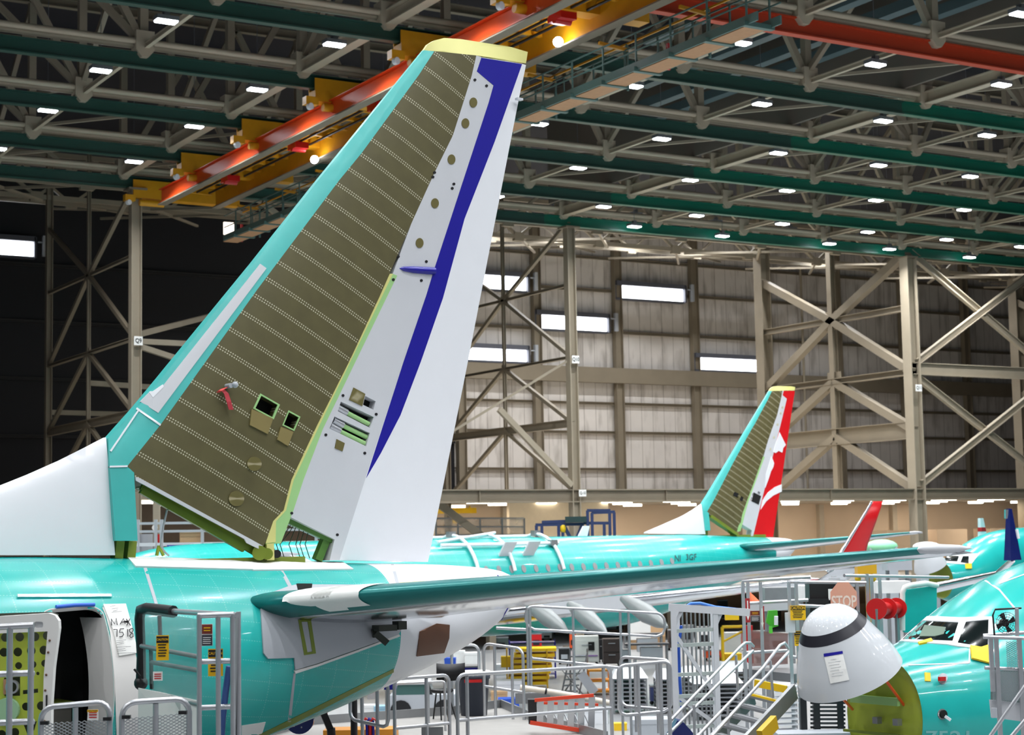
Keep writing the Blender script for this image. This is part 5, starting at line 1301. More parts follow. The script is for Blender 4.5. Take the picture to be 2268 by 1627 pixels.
nv = at(1500, 1650, D=27); single('navy_box', MB().prism([q(1470,1650,27.5), q(1500,1595,27.5), q(1515,1600,27.5), q(1560,1650,27.5)], FY*.4), NAVY, 'navy blue tilted panel at the foot of the stairs', 'panel')
# upper stand cage
ZS = 2.9
t = empty('upper_stand', 'upper work stand with a cage of grey square rails around the computer cabinet', 'platform', V((*at(1830, 1450, D=31).xy, 0)))
q = lambda x, y, d=31: at(x, y, D=d)
def rail(a, b, r=.03, m=ALU, nm='rail'): return part(nm, MB().cyl(q(*a), q(*b), r, n=8), m, t)
for a, b in (((1643,1286),(1795,1277)), ((1744,1288),(1918,1290)), ((1765,1340),(1830,1343)), ((1650,1336),(1790,1328)), ((1748,1453),(1770,1455)), ((1870,1274),(2100,1278,33)), ((1645,1445),(1745,1440))): rail(a, b)
for x, y, yb, d in ((1645,1288,1470,31),(1656,1288,1470,31.4),(1684,1288,1470,31),(1747,1289,1640,30.4),(1763,1290,1640,30.8),(1898,1292,1480,31),(1920,1270,1480,31.4),(1948,1276,1400,32),(1930,1276,1400,32)):
    a = q(x, y, d); part('post', MB().bar(V((a.x, a.y, ZS-2.9 if yb > 1600 else 2.2)), a, .055, .055, RX), ALU, t)
part('deck', MB().prism([q(1645,1480,31.5), q(1760,1492,30.5), q(1950,1480,31.5), q(1950,1470,35), q(1645,1468,35)], (0,0,-.15)), ALUD, t)
mp_ = part('mesh_wall', MB().prism([q(1664,1395,32), q(1745,1402,32), q(1745,1470,32), q(1664,1475,32)], FY*.02), mat('red_grey_mesh', (150,110,104), .6, alpha=.6), t, 'red grey mesh infill')
part('shelf', MB().prism([q(1650,1337,32), q(1745,1334,32), q(1745,1350,32), q(1650,1356,32)], FY*.3), GREYP, t)
part('drawer_box', MB().box(q(1750,1378,30.3), (.16, .1, .34), RZ), GREYP, t)
t = empty('computer_cabinet', 'black computer cabinet behind the stop sign', 'cabinet', V((*at(1830, 1400, D=32).xy, ZS)))
p = q(1829, 1340, 32.3)
part('body', MB().box(V((p.x, p.y, p.z-.1)), (.66, .5, 1.1), RZ), mat('black_cabinet_shell', (24,26,28), .4), t)
part('handle', MB().box(q(1848,1281,31.95), (.2, .03, .03), RZ), GREYP, t); part('vent', MB().box(q(1846,1276,31.95), (.1, .03, .02), RZ), GREYP, t)
part('screen_edge', MB().box(q(1811,1333,31.9), (.4,.05,.12), RZ).box(q(1858,1333,31.9), (.3,.05,.12), RZ), BLACK, t)
part('note', MB().box(q(1842,1316,31.95), (.12,.01,.2), RZ), PAPER, t)
# STOP sign
o, w, h = plate(1841, 1290, 1899, 1361, 30.2); t = empty('stop_sign', 'faded octagonal stop sign above the open grey radome', 'sign', o)
R_ = h/2/cos(pi/8)
part('sign_plate', place(*flat([[(R_*.82*sin(pi/8+k*pi/4)/cos(0), R_*cos(pi/8+k*pi/4)) for k in range(8)]], .012), o, RX, ZU), mat('faded_red_sign_face', (232,160,136), .5, var=.04), t)
part('lettering', place(*text2d('STOP', .27, .66, .006), o-ZU*.06, RX, ZU, .01), mat('pale_sign_letters', (246,214,200), .5), t)
sg = sign(1751, 1341, 1785, 1373, 30.2, 'yellow caution sign left of the grey radome, the upper one')
sign(1760, 1397, 1775, 1430, 30.3, 'yellow caution sign left of the grey radome, the lower one, partly hidden')
sign(1662, 1352, 1684, 1376, 31, 'brown and black notice hung with red and white tags on the upper stand', 'info', 'notice_sign')
for x, y0, y1, lab in ((1689,1342,1394,'red and white arrow tag right of the dark notice'), (1657,1325,1378,'red and white arrow tag left of the dark notice')):
    o, w, h = plate(x-5, y0, x+5, y1, 30.9); tg = empty('arrow_tag', lab, 'tag', o)
    part('tag_plate', place(*flat([[(-w/2,-h/2),(w/2,-h/2),(w/2,h/2),(-w/2,h/2)]], .006), o, RX, ZU), mat('dark_red_tag', (168,36,40), .5), tg)
    part('arrow', place(*flat([[(-w*.12,h*.4),(-w*.12,-h*.2),(-w*.34,-h*.2),(0,-h*.42),(w*.34,-h*.2),(w*.12,-h*.2),(w*.12,h*.4)]], .004), o, RX, ZU, .006), PAPER, tg)
gp = q(1711, 1370, 30.6); t = empty('green_caddy', 'bright green plastic caddy hanging on the upper stand rail', 'caddy', gp)
part('pouch', MB().prism([q(1703,1352,30.7), q(1722,1351,30.7), q(1724,1386,30.7), q(1710,1390,30.7), q(1698,1378,30.7)], FY*.15), mat('bright_green_plastic', (72,176,44), .4), t); part('bottle', MB().cyl(q(1719,1383,30.6), q(1719,1364,30.6), .035), WHITE, t); part('tag', MB().box(q(1707,1394,30.6), (.06,.03,.12), RZ), mat('bright_green_tag', (90,200,60), .4), t)
cn = q(1666, 1334, 31.5); single('traffic_cone', MB().cyl(cn, q(1660,1312,31.5), .13, .02, 16).box(cn, (.3,.3,.03), RZ), mat('orange_cone_plastic', (250,112,60), .5), 'orange traffic cone on the upper stand behind the tags', 'cone')
t = empty('yellow_pole_lamp', 'orange yellow post with a boxed beacon top right of the stop sign', 'post', V((*at(1926, 1390, D=33.5).xy, 0)))
a = q(1924, 1270, 33.5); part('pole', MB().bar(V((a.x, a.y, 0)), a, .16, .12, RX), mat('orange_yellow_paint', (206,146,28), .45), t)
part('beacon_box', MB().box(q(1917,1254,33.4), (.36,.3,.27), RZ), mat('amber_box', (236,176,40), .4), t); part('side_lamp', MB().ball(q(1900,1281,33.4), .06), YELLOW, t); part('side_lamp', MB().ball(q(1934,1281,33.4), .06), YELLOW, t)
t = empty('hose_reel', 'red hose reel left of the teal airplane nose', 'reel', V((*at(1965, 1400, D=30).xy, ZS)))
a, b = q(1942,1348,30), q(1986,1346,31.2); d = (b-a).normalized()
part('drum', MB().cyl(a, b, .11), RED, t)
for f in (0, .5, 1): c = a.lerp(b, f); part('flange', MB().cyl(c-d*.02, c+d*.02, .18, n=28), RED, t)
part('stand', MB().bar(V((a.x, a.y, ZS-.7)), a, .06, .06).bar(V((b.x, b.y, ZS-.7)), b, .06, .06), ALUD, t)
t = empty('entry_door', 'teal and white aircraft door standing open beyond the right nose', 'door', at(2010, 1360, D=31))
part('panel', MB().prism([q(2003,1306,31.3), q(2075,1296,31.8), q(2075,1400,31.8), q(2003,1400,31.3)], FY*.14), TEALN, t)
part('door_edge', MB().tube([q(1999,1395,31.2), q(1999,1312,31.2), q(2004,1300,31.2), q(2016,1296,31.2), q(2050,1291,31.5), q(2075,1296,31.8)], .05, 8), WHITEM, t, 'white door edge')
# ladder track and rack under the radome
t = empty('black_rack', 'black ribbed rack under the open grey radome', 'rack', V((*at(1815, 1600, D=29).xy, 0)))
for x in (1778, 1808, 1860, 1884): a = q(x, 1545, 29); part('post', MB().bar(V((a.x, a.y, 0)), a, .12 if x in (1778, 1884) else .05, .1, RX), BLACK, t)
for k in range(9): part('rib', MB().bar(q(1795,1556+9*k,29), q(1872,1556+9*k,29), .04, .035), mat('dark_rib', (50,52,54), .5) if k % 3 else BLACK, t)
part('base', MB().bx(0,0,0,0,0,0).box(at(1800, 1640, D=28.6), (1.2,.6,.3), RZ), GREYF, t)
for k in range(10): part('shelf_slat', MB().bar(at(1712,1520+12*k,D=30), at(1766,1518+12*k,D=30), .3, .02), WHITE, t)
# right hand stand with mesh
t = empty('side_stand', 'grey work stand with mesh panels at the right edge before the nose', 'platform', V((*at(2230, 1600, D=22).xy, 0)))
q = lambda x, y, d=22: at(x, y, D=d)
for a, b in (((2178,1410),(2300,1414)), ((2178,1407,22.6),(2300,1398,22.6)), ((2181,1478),(2300,1484))): part('rail', MB().cyl(q(*a), q(*b), .024, n=8), ALU, t)
for x, yb in ((2194,1500), (2206,1600), (2257,1600)): a = q(x, 1412); part('post', MB().bar(V((a.x, a.y, 0 if yb > 1550 else 3.9)), a, .05, .05, RX), ALU, t)
lattice(t, q(2228,1420), q(2256,1420), .34, .045, .005); lattice(t, q(2196,1486), q(2300,1488), .36, .03, .003, GREYF)
part('mesh_backing', MB().prism([q(2194,1484,22.1), q(2300,1486,22.1), q(2300,1558,22.1), q(2194,1552,22.1)], FY*.005), mat('grey_mesh_sheet', (150,150,148), .5, alpha=.7), t, 'fine grey mesh')
part('skirt', MB().prism([q(2192,1549), q(2300,1560), q(2300,1602), q(2196,1588)], FY*.03), GREYP, t)
part('latch_box', MB().box(q(2202,1578,21.9), (.07,.04,.12), RZ), GREYF, t)
part('stair_rail', MB().cyl(q(2186,1640,21), q(2285,1498,21), .024, n=8), ALU, t); part('stair_rail', MB().cyl(q(2232,1640,20.6), q(2300,1560,20.6), .024, n=8), ALU, t)
t = empty('pedestal_fan', 'round black caged fan on the right work stand', 'fan', V((*at(2225, 1412, D=22.2).xy, at(2225, 1412, D=22.2).z)))
fc = at(2228, 1379, D=22.3); ax = (FY*.9-RX*.3).normalized(); 
cg = MB()
for rr in (.05, .08, .11, .135): cg.tube([fc+(RX*cos(2*pi*k/24)+ZU*sin(2*pi*k/24))*rr-FY*(.05-.3*rr*rr) for k in range(24)], .003, 4, closed=True)
for k in range(16): dd = RX*cos(2*pi*k/16)+ZU*sin(2*pi*k/16); cg.tube([fc-FY*.05, fc+dd*.08-FY*.045, fc+dd*.14+FY*.0], .0025, 4)
part('cage', cg, BLACK, t)
for k in range(4):
    a_ = pi/2*k+.3; dd = RX*cos(a_)+ZU*sin(a_); ee = RX*-sin(a_)+ZU*cos(a_)
    part('blade', MB().prism([fc+dd*.02, fc+dd*.12+ee*.05, fc+dd*.125-ee*.02, fc+dd*.03-ee*.02], FY*.012), BLACK, t)
part('motor', MB().cyl(fc+FY*.02, fc+FY*.14, .05), BLACK, t)
part('stand_frame', MB().tube([at(2203,1412,D=22.3), at(2199,1362,D=22.3), at(2204,1349,D=22.3), at(2262,1346,D=22.3)], .012, 6), BLACK, t)
part('pole', MB().bar(at(2253,1412,D=22.2), at(2252,1347,D=22.2), .04, .04, RX), ALU, t)
# ================================================================== things standing on the shop floor
def stand(x0, x1, yt, yb, Z=0.0):
    p = at((x0+x1)/2, yb, Z=Z); s = dep(p)/F; return p, (x1-x0)*s, (yb-yt)*s
def bxl(p, w, d, h, z0=0.0, dx=0.0, dy=0.0, mb=None):
    mb = mb or MB(); return mb.box(p+RX*dx+FY*dy+ZU*(z0+h/2), (w, d, h), RZ)
def cabinet(x0, x1, yt, yb, m, label, doors=2, Z=0.0, name='tool_cabinet', cat='cabinet', dm=None):
    p, w, h = stand(x0, x1, yt, yb, Z); t = empty(name, label, cat, p); d = min(w, .9)
    part('body', bxl(p, w, d, h-.12, .12), m, t)
    for k in range(doors):
        z = .16+(h-.2)*k/doors
        dr = part('drawer', bxl(p, w*.92, .03, (h-.24)/doors*.9, z, 0, -d/2-.015), dm or m, t)
        part('handle', bxl(p, w*.4, .03, .03, z+(h-.24)/doors*.7, 0, -d/2-.05), ALU, dr)
    for sx in (-1, 1):
        for sy in (-1, 1): part('caster', MB().ball(p+RX*sx*w*.42+FY*sy*d*.4+ZU*.06, .06, 8, 6), BLACK, t)
    return t, p, w, h
def rack(x0, x1, yt, yb, n, m, label, fm=None, cover=None, name='tray_rack', cat='rack', Z=0.0, dep_=1.0, th=.05, slope=0.0):
    p, w, h = stand(x0, x1, yt, yb, Z); t = empty(name, label, cat, p); fm = fm or ALUD
    for sx in (-1, 1):
        for sy in (-1, 1): part('post', bxl(p, .05, .05, h*(.8 if cover else 1), 0, sx*(w/2-.03), sy*dep_/2), fm, t)
    for k in range(n):
        z = h*(.1+(.66 if cover else .84)*k/max(1, n-1))
        part('shelf', bxl(p, w*.98, dep_, th, z, slope*k), m, t)
    if cover:
        c = MB(); q = lambda a, b, z: p+RX*a+FY*b+ZU*z
        vs = [q(sx*w*.53, sy*dep_*.56, h*.8) for sx, sy in ((-1,-1),(1,-1),(1,1),(-1,1))]+[q(sx*w*.38, sy*dep_*.3, h) for sx, sy in ((-1,-1),(1,-1),(1,1),(-1,1))]
        part('cover', c.add(vs, [(0,1,5,4),(1,2,6,5),(2,3,7,6),(3,0,4,7),(4,5,6,7),(3,2,1,0)]), cover, t, 'white fabric cover')
    return t, p, w, h
BROWND = mat('dark_brown_cabinet', (64,52,48), .5); TANW = mat('tan_crate_board', (196,160,120), .7); GRYM = mat('machine_grey', (196,198,192), .5)
t, p, w, h = rack(1122, 1214, 1436, 1522, 7, YELLOW, 'yellow tray rack stacked with flat yellow trays', mat('yellow_rack_post', (216,170,30), .5), th=.12, slope=.06, dep_=1.4)
part('side_panel', bxl(p, .4, .5, .42, h*.55, -w*.5, -.3), YELLOW, t)
t, p, w, h = rack(1128, 1232, 1418, 1500, 3, BLUE, 'blue tube trolley behind the yellow tray rack', BLUE, name='tube_trolley', cat='trolley', th=.03)
t, p, w, h = cabinet(1272, 1326, 1408, 1470, GRYM, 'pale grey machine cabinet with a dark panel and a purple stripe', 1, name='machine_cabinet')
part('panel', bxl(p, w*.25, .03, h*.3, h*.5, w*.2, -.5), DARK, t); part('stripe', bxl(p, w*.9, .03, .04, h*.3, 0, -.5), mat('purple_stripe', (120,60,150), .5), t)
cabinet(1336, 1374, 1414, 1474, BROWND, 'dark brown steel cupboard right of the pale machine', 2, name='steel_cupboard')
cabinet(1327, 1336, 1416, 1466, BLACK, 'narrow black locker between machine and brown cupboard', 1, name='locker')
t = empty('rolling_steps', 'grey rolling steps of thin tubes behind the yellow rack', 'steps', at(1265, 1538, Z=0))
p, w, h = stand(1235, 1300, 1440, 1538)
for k in range(7): part('tread', bxl(p, w*.55, .25, .04, h*(.1+.12*k), -w*.1+.06*k, -.6+.2*k), ALUD, t)
for sx in (-1, 1): 
    part('side_tube', MB().bar(p+RX*(sx*w*.3-w*.1)-FY*.7, p+RX*(sx*w*.3+.3)+FY*.7+ZU*h*.9, .05, .05), ALUD, t); part('rear_tube', MB().bar(p+RX*(sx*w*.3+.3)+FY*.8, p+RX*(sx*w*.3+.3)+FY*.7+ZU*h, .05, .05), ALUD, t)
    part('cross_tube', MB().bar(p+RX*(sx*w*.4)-FY*.6, p-RX*(sx*w*.4)+FY*.8+ZU*h*.6, .04, .04), ALUD, t)
t, p, w, h = rack(1302, 1352, 1482, 1536, 3, mat('orange_trolley_paint', (240,160,40), .5), 'orange trolley with a leaning white board', mat('orange_trolley_post', (236,150,34), .5), name='orange_trolley', cat='trolley', th=.07)
part('board', MB().bar(p-RX*.2-FY*.7+ZU*.1, p-RX*.7-FY*.6+ZU*h*.9, .35, .05, FY), WHITE, t)
for x0, x1, yt, yb, lab in ((1356,1432,1480,1576,'white covered tray rack left of the lattice frame'), (1452,1500,1482,1576,'white covered tray rack just behind the right guard loop'), (1506,1600,1476,1572,'white covered tray rack behind the lattice frame, front one'), (1590,1664,1466,1560,'white covered tray rack right of the lattice frame'), (1535,1640,1490,1590,'lowest white covered tray rack behind the stairs')):
    rack(x0, x1, yt, yb, 8, mat('steel_tray', (130,132,138), .5), lab, ALUD, WHITE, name='covered_rack', th=.04, dep_=1.3)
for x0, x1, yt, yb, lab in ((1385,1482,1424,1446,'long dark work bench right of the brown cupboard'), (1380,1470,1402,1436,'dark tool bench behind the first one')):
    p, w, h = stand(x0, x1, yt, yb+24); t = empty('work_bench', lab, 'bench', p)
    part('top', bxl(p, w, .8, .08, h-.08), mat('dark_bench_top', (70,72,78), .4), t)
    for sx in (-1, 1): part('leg', bxl(p, .08, .7, h-.08, 0, sx*w*.45), ALUD, t)
    part('drawer_unit', bxl(p, w*.5, .7, h*.5, h*.3, w*.1), GREYF, t)
for x0, x1, yt, yb, lab in ((1424,1472,1366,1412,'tan cardboard crate on pale pallets under the wing'), (1396,1440,1372,1420,'pale board stack beside the tan crate')):
    p, w, h = stand(x0, x1, yt, yb+16); t = empty('board_crate', lab, 'crate', p); part('box', bxl(p, w, 1.2, h-.5, .5), TANW if x0 > 1400 else WHITEM, t); part('pallet', bxl(p, w, 1.2, .5, 0), mat('pallet_wood', (150,120,86), .7), t)
def lumps(specs):
    for x0, x1, yt, yb, m, nm, cat, lab in specs:
        p, w, h = stand(x0, x1, yt, yb); t = empty(nm, lab, cat, p)
        part('body', bxl(p, w, min(w, 1.0), h*.8, 0), m, t); part('lid', bxl(p, w*1.03, min(w, 1.0)*1.03, h*.2, h*.8), m, t)
WB = mat('white_plastic_tub', (232,232,230), .5); BB = mat('blue_plastic_tub', (44,86,190), .5)
lumps([(1005,1030,1440,1470,WB,'parts_box','box','white parts box stacked under the tail cone, left'), (1030,1064,1444,1470,WB,'parts_box','box','white parts box stacked under the tail cone, right'),
 (985,1010,1456,1486,BB,'parts_box','box','blue white carton behind the black chair'), (1096,1128,1470,1494,WB,'parts_box','box','pale box left of the yellow tray rack'),
 (1088,1124,1530,1556,TANW,'carton','box','brown carton right of the grey bin'), (1104,1150,1545,1564,BB,'parts_bin','box','blue parts bins right of the brown carton'), (1090,1124,1558,1576,mat('bright_blue_box', (30,110,220), .5),'parts_bin','box','bright blue flat bin near the deck edge'),
 (1095,1160,1506,1546,WHITE,'white_cover','cover','white covered bench beyond the grey bin'), (700,730,1552,1590,mat('pink_bags', (220,120,140), .6),'bag_shelf','shelf','pink bags on a shelf beyond the tail deck'), (728,772,1550,1592,WB,'bag_shelf','shelf','white bags on a shelf beyond the tail deck'),
 (800,830,1560,1592,WB,'parts_box','box','white box beyond the left guard gate'), (830,866,1562,1592,mat('pale_blue_cloth', (150,190,210), .7),'cloth_pile','cloth','pale blue cloth pile beyond the gates'), (918,985,1562,1580,WHITE,'parts_tray','tray','white tray with a red mark beyond the right gate'),
 (1360,1388,1600,1616,YELLOW,'yellow_tub','tub','yellow tub on a bench behind the right guard loop'), (1290,1345,1568,1600,WHITE,'white_bench','bench','white bench beyond the orange ladder'), (1400,1480,1590,1640,GREYF,'parts_trolley','trolley','grey parts trolley behind the right guard loop'),
 (1606,1640,1400,1450,GRYM,'control_box','box','pale control box on the floor behind the stairs'), (1648,1668,1385,1470,RED,'red_lift','lift','narrow red lift mast behind the stairs'), (1586,1640,1446,1460,YELLOW,'yellow_tray','tray','yellow tray trolley beyond the lattice frame'),
 (1700,1760,1515,1640,WB,'slatted_box','box','white slatted cabinet under the stairs'), (1680,1740,1452,1490,mat('mid_grey_bin', (140,142,146), .5),'grey_bin','bin','grey bin under the upper stand')])
t = empty('tow_tractor', 'grey tow tractor with green tinted windows beyond the guard gates', 'vehicle', at(930, 1592, Z=0))
p, w, h = stand(868, 1012, 1508, 1590)
part('body', bxl(p, w, 2.0, h*.45, .3), GREYF, t)
part('cab', MB().prism([p+RX*a+ZU*z-FY*.9 for a, z in ((-w*.45,h*.45),(w*.18,h*.45),(w*.08,h*.98),(-w*.38,h*.98))], FY*1.8), mat('green_tinted_glass', (60,96,92), .1), t, 'green tinted cab glass')
part('roof', MB().box(p+RX*(-w*.15)+ZU*h*.99, (w*.5, 1.9, .06), RZ), GREYP, t); part('pillar', MB().bar(p+RX*w*.18-FY*.92+ZU*h*.45, p+RX*w*.08-FY*.92+ZU*h, .08, .08), BLACK, t)
for s in (-1, 1): part('wheel', MB().cyl(p+RX*s*w*.33-FY*1.05+ZU*.35, p+RX*s*w*.33-FY*.8+ZU*.35, .35), BLACK, t)
# yellow guard frame and far right trolleys
p, w, h = stand(1602, 1652, 1388, 1470); t = empty('lift_gantry', 'yellow tubular lift frame beyond the stairs', 'frame', p)
for dx in (-.5, .5): part('post', MB().cyl(p+RX*dx*w, p+RX*dx*w+ZU*h, .07, n=8), YELLOW, t)
part('top_tube', MB().cyl(p-RX*.5*w+ZU*h, p+RX*.5*w+ZU*h, .07, n=8), YELLOW, t); part('brace', MB().cyl(p-RX*.5*w+ZU*h*.6, p+RX*.5*w+ZU*h*.9, .05, n=8), YELLOW, t); part('chain', MB().cyl(p-RX*.5*w+ZU*h*.95, p-RX*.55*w+ZU*h*.3, .04, n=6), YELLOW, t)
single('yellow_lamp_box', MB().box(at(1621, 1366, D=31), (.24,.1,.1), RZ), YELLOW, 'yellow box lamp hanging under the lattice frame beam', 'lamp')
for x0, x1, yt, yb, lab, m in ((1690,1760,1300,1350,'grey storage tanks under the upper stand rail',ALUD), (1960,2014,1238,1262,'long grey duct beside the far radome',GREYF), (1935,2010,1286,1312,'white cloth covered trolley near the hose reel',WB), (1770,1800,1296,1330,'white drum behind the computer cabinet',WB)):
    DQ = {1690: 50, 1960: 66, 1935: 58, 1770: 46}[x0]; p = at((x0+x1)/2, yb, D=DQ); s = DQ/F
    t = empty('far_equipment', lab, 'equipment', V((p.x, p.y, 0))); part('body', MB().box(p+ZU*(yb-yt)*s/2, ((x1-x0)*s, 1.0, (yb-yt)*s), RZ), m, t)
    for k in (-.4, .4): q_ = p+RX*k*(x1-x0)*s; part('leg', MB().bar(V((q_.x, q_.y, 0)), q_, .1, .1), ALUD, t)
# equipment on the shop mezzanine below the girder
t = empty('lifting_jig', 'navy blue lifting jig of square tubes in front of column Q10', 'jig', at(1280, 1190, D=84))
q = lambda x, y, d=84: at(x, y, D=d)
JN = mat('navy_jig_paint', (44,54,96), .5)
zb_ = 3.0
for x, y in ((1188,1163),(1200,1163),(1237,1158),(1246,1158),(1290,1160),(1301,1130),(1311,1135),(1338,1160),(1350,1130),(1360,1134)): a = q(x, y); part('post', MB().bar(V((a.x, a.y, zb_)), a, .14, .14, RX), JN, t)
for a, b in (((1186,1162),(1292,1160)), ((1292,1158),(1350,1158)), ((1300,1130),(1352,1130)), ((1310,1135),(1362,1133)), ((1200,1156),(1300,1152))): part('beam', MB().bar(q(*a), q(*b), .13, .14), JN, t)
part('brace', MB().bar(q(1250,1165), q(1265,1195), .15, .15).bar(q(1290,1162), q(1276,1195), .15, .15), JN, t)
part('motor', MB().box(q(1275,1150), (1.0,.5,.28), RZ), mat('dark_green_motor', (40,60,60), .5), t); part('hoist', MB().ball(q(1247,1170), .2, 10, 7, (.8,.8,1.2)), YELLOW, t)
t = empty('mezzanine_floor', 'grey mezzanine floor slab in the shop below the girder', 'platform', V((60, 95, 0)))
part('slab', MB().bx(20, 120, 82.5, 111, 2.6, 3.0), GREYF, t)
for x in range(24, 120, 12): part('post', MB().box((x, 83, 1.3), (.4,.4,2.6)), STEELD, t)
t = empty('clear_cage', 'glazed store cage on the mezzanine right of the white rudder', 'cage', V((*at(1060, 1180, Y=86).xy, 3.0)))
q = lambda x, y, yy=86: at(x, y, Y=yy)
for k in range(5): a = q(965+49*k, 1147); part('post', MB().bar(V((a.x, a.y, 3.0)), a, .1, .1, RX), ALUD, t)
for y in (1147, 1166, 1184): part('rail', MB().bar(q(965,y), q(1160,y), .08, .08), ALUD, t)
part('pane', MB().prism([q(965,1148), q(1160,1148), q(1160,1190), q(965,1190)], V((0,.03,0))), mat('hazy_cage_glass', (214,206,196), .3, alpha=.35), t)
for x, w_ in ((990,20),(1030,30),(1095,26),(1125,14)):
    p = at(x, 1188, Y=88); single('store_box', MB().box(V((p.x, p.y, 3.0+.5)), (w_*.028, .8, 1.0)), TANW if x != 1125 else NAVY, 'box stored in the glazed cage on the mezzanine, at its %s' % {990:'left', 1030:'middle left', 1095:'middle right', 1125:'right end'}[x], 'box')
t = empty('yellow_hoist_beam', 'yellow hoist beam with a ladder high in the shop right of the rudder', 'hoist', at(1010, 1135, Y=100))
part('beam', MB().bar(at(965,1131,Y=100), at(1053,1130,Y=100), .3, .35), YELLOW, t); part('ladder', MB().bar(at(1008,1132,Y=99.5), at(1010,1158,Y=99.5), .5, .06), YELLOW, t)
part('hanger', MB().bar(at(985,1120,Y=100), at(985,1131,Y=100), .1, .1).bar(at(1040,1120,Y=100), at(1040,1131,Y=100), .1, .1), YELLOW, t)
t = empty('mezzanine_rail', 'grey mezzanine guard rail behind the fin base gap with the FOD control board', 'railing', V((*at(430, 1210, Y=70).xy, 0)))
q = lambda x, y, yy=70: at(x, y, Y=yy)
for y in (1157, 1175, 1203): part('rail', MB().bar(q(300,y+2), q(760,y-4), .08, .1), GREYF, t)
for x in (306, 345, 358, 448, 560, 700): a = q(x, 1150); part('post', MB().bar(V((a.x, a.y, 0)), a, .12, .12, RX), GREYF, t)
part('fascia', MB().bar(q(300,1206), q(760,1200), .1, .14), GREYP, t)
bd = part('notice_board', MB().box(q(421,1188,70.2), (.9*1.0, .06, .5), .0), TANW, t)
o = q(401, 1213, 69.7); fp = part('sign_board', place(*flat([[(-.6,-.13),(.6,-.13),(.6,.13),(-.6,.13)]], .04), o, V((1,0,0)), ZU), mat('blue_sign_board', (52,72,160), .5), t)
part('lettering', place(*text2d('FOD Control', .2, .95, .004), o, V((1,0,0)), ZU, .03), PAPER, fp)
t = empty('wall_column', 'beige post with an alarm bell and a red notice in the gap under the fin', 'column', V((*at(347, 1200, Y=71).xy, 0)))
a = at(347, 1135, Y=71); part('shaft', MB().bar(V((a.x, a.y, 0)), V((a.x, a.y, 8.4)), .26, .26, RX), STEEL, t)
part('bell', MB().cyl(at(343,1168,Y=70.7), at(343,1168,Y=70.5), .12), WHITEM, t); part('notice', MB().box(at(348,1196,Y=70.7), (.2,.04,.5)), RED, t)
single('grey_tank', MB().cyl(V((*at(328,1190,Y=72).xy, 0)), at(328,1182,Y=72), .35), GREYF, 'blue grey tank left of the beige post in the fin gap', 'tank')
single('orange_cone', MB().cyl(at(276,1232,D=60), at(278,1219,D=60), .15, .03), mat('cone_orange', (244,110,60), .5), 'small orange cone seen through the gap under the dorsal fin', 'cone')
for x0, x1, yt, yb, m, lab in ((1915,1990,1192,1204,mat('pale_green_sheet', (150,224,176), .6),'pale green sheeted machine beyond the stabilizer tip'), (2026,2078,1197,1204,WB,'white sheeted machine beyond the stabilizer tip')):
    p = at((x0+x1)/2, yb+6, D=90); s = 90/F
    t = empty('sheeted_machine', lab, 'machine', V((p.x, p.y, 0))); part('sheet', MB().ball(p, 1.0, 14, 8, ((x1-x0)*s*.5, .8, (yb-yt+4)*s)), m, t); part('base', MB().box(V((p.x, p.y, p.z/2)), ((x1-x0)*s*.8, 1.0, p.z), RZ), GREYF, t)
for x0, x1, lab in ((1935,2030,'stack of tan packing crates right of column Q11, left part'), (2042,2155,'stack of tan packing crates right of column Q11, middle part'), (2160,2268,'stack of tan packing crates at the right edge')):
    p = at((x0+x1)/2, 1180, Y=100); s = dep(p)/F; t = empty('crate_stack', lab, 'crate', V((p.x, p.y, 3.0)))
    part('crate', MB().bx(p.x-(x1-x0)*s*.55, p.x+(x1-x0)*s*.55, 99, 101, 3.0, 4.6), TANW, t); part('crate', MB().bx(p.x-(x1-x0)*s*.5, p.x+(x1-x0)*s*.3, 99.1, 100.9, 4.6, 6.0), BEIGE, t)

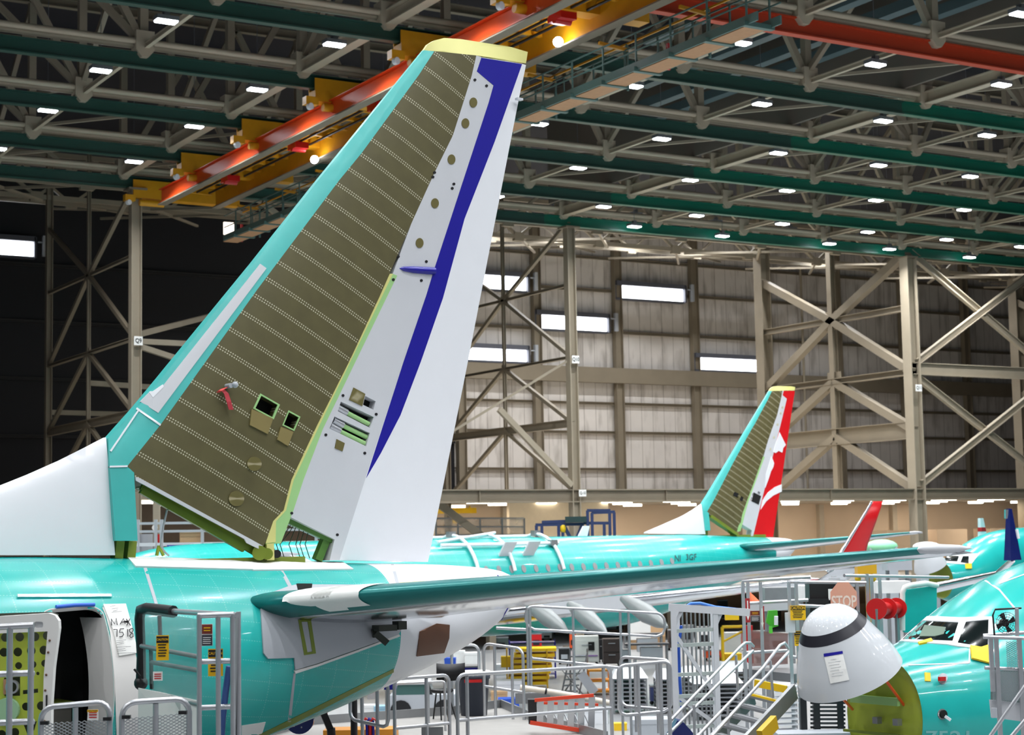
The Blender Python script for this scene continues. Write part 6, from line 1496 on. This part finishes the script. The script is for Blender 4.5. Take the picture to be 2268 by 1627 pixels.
# more of the crowded floor under the rear wing
for x0, x1, yt, yb, m, n_, lab in ((1176,1200,1404,1440,RED,'red_tank','red air tank behind the blue tube trolley'), (1090,1126,1412,1436,mat('dark_green_machine', (60,74,70), .5),'pump_unit','dark green pump unit under the tail cone tip'), (1200,1222,1398,1418,WB,'white_drum','white drum beyond the blue trolley'),
  (1238,1262,1436,1470,BLACK,'black_bin','black bin left of the rolling steps'), (1262,1276,1404,1440,ORANGE,'orange_stand','narrow orange stand left of the pale machine'), (1376,1396,1440,1478,GREYF,'grey_locker','grey locker right of the brown cupboard'),
  (1220,1300,1384,1404,mat('shelf_grey_blue', (110,120,140), .5),'parts_shelf','long grey blue parts shelf far under the wing'), (1300,1380,1378,1398,BLACK,'low_machine','low black machine far under the wing'), (1480,1500,1396,1440,BROWND,'brown_locker','brown locker just left of the lattice frame'),
  (1512,1536,1386,1430,ALUD,'metal_bin','metal bin seen through the lattice frame, left'), (1545,1575,1390,1436,WB,'white_cabinet','white cabinet seen through the lattice frame, right'), (1000,1060,1476,1500,BLUE,'blue_cart','blue cart behind the chair and the bin'),
  (1590,1612,1330,1372,BLACK,'black_column_box','black box under the wing right of the lattice beam'), (1560,1600,1440,1462,ORANGE,'orange_tray','orange tray beyond the lattice frame'), (1440,1476,1520,1560,mat('navy_cart', (50,60,100), .5),'navy_cart','navy cart between the white covered racks'),
  (1644,1700,1400,1440,mat('brick_red_bench', (170,80,70), .5),'red_bench','brick red bench beyond the upper stand mesh'), (1700,1745,1404,1444,GREYF,'grey_bench','grey bench beyond the upper stand mesh')):
    p, w, h = stand(x0, x1, yt, yb); t = empty(n_, lab, 'equipment', p)
    part('body', bxl(p, w, min(w, 1.2), h-.15, .15), m, t); part('top', bxl(p, w*1.04, min(w, 1.2)*1.04, .06, h), ALUD, t)
    part('panel', bxl(p, w*.6, .03, (h-.2)*.4, h*.35, 0, -min(w, 1.2)/2-.02), BLACK if m is not BLACK else GREYF, t)
    for s_x in (-1, 1): part('caster', MB().ball(p+RX*s_x*w*.4+ZU*.08, .08, 8, 6), BLACK, t)
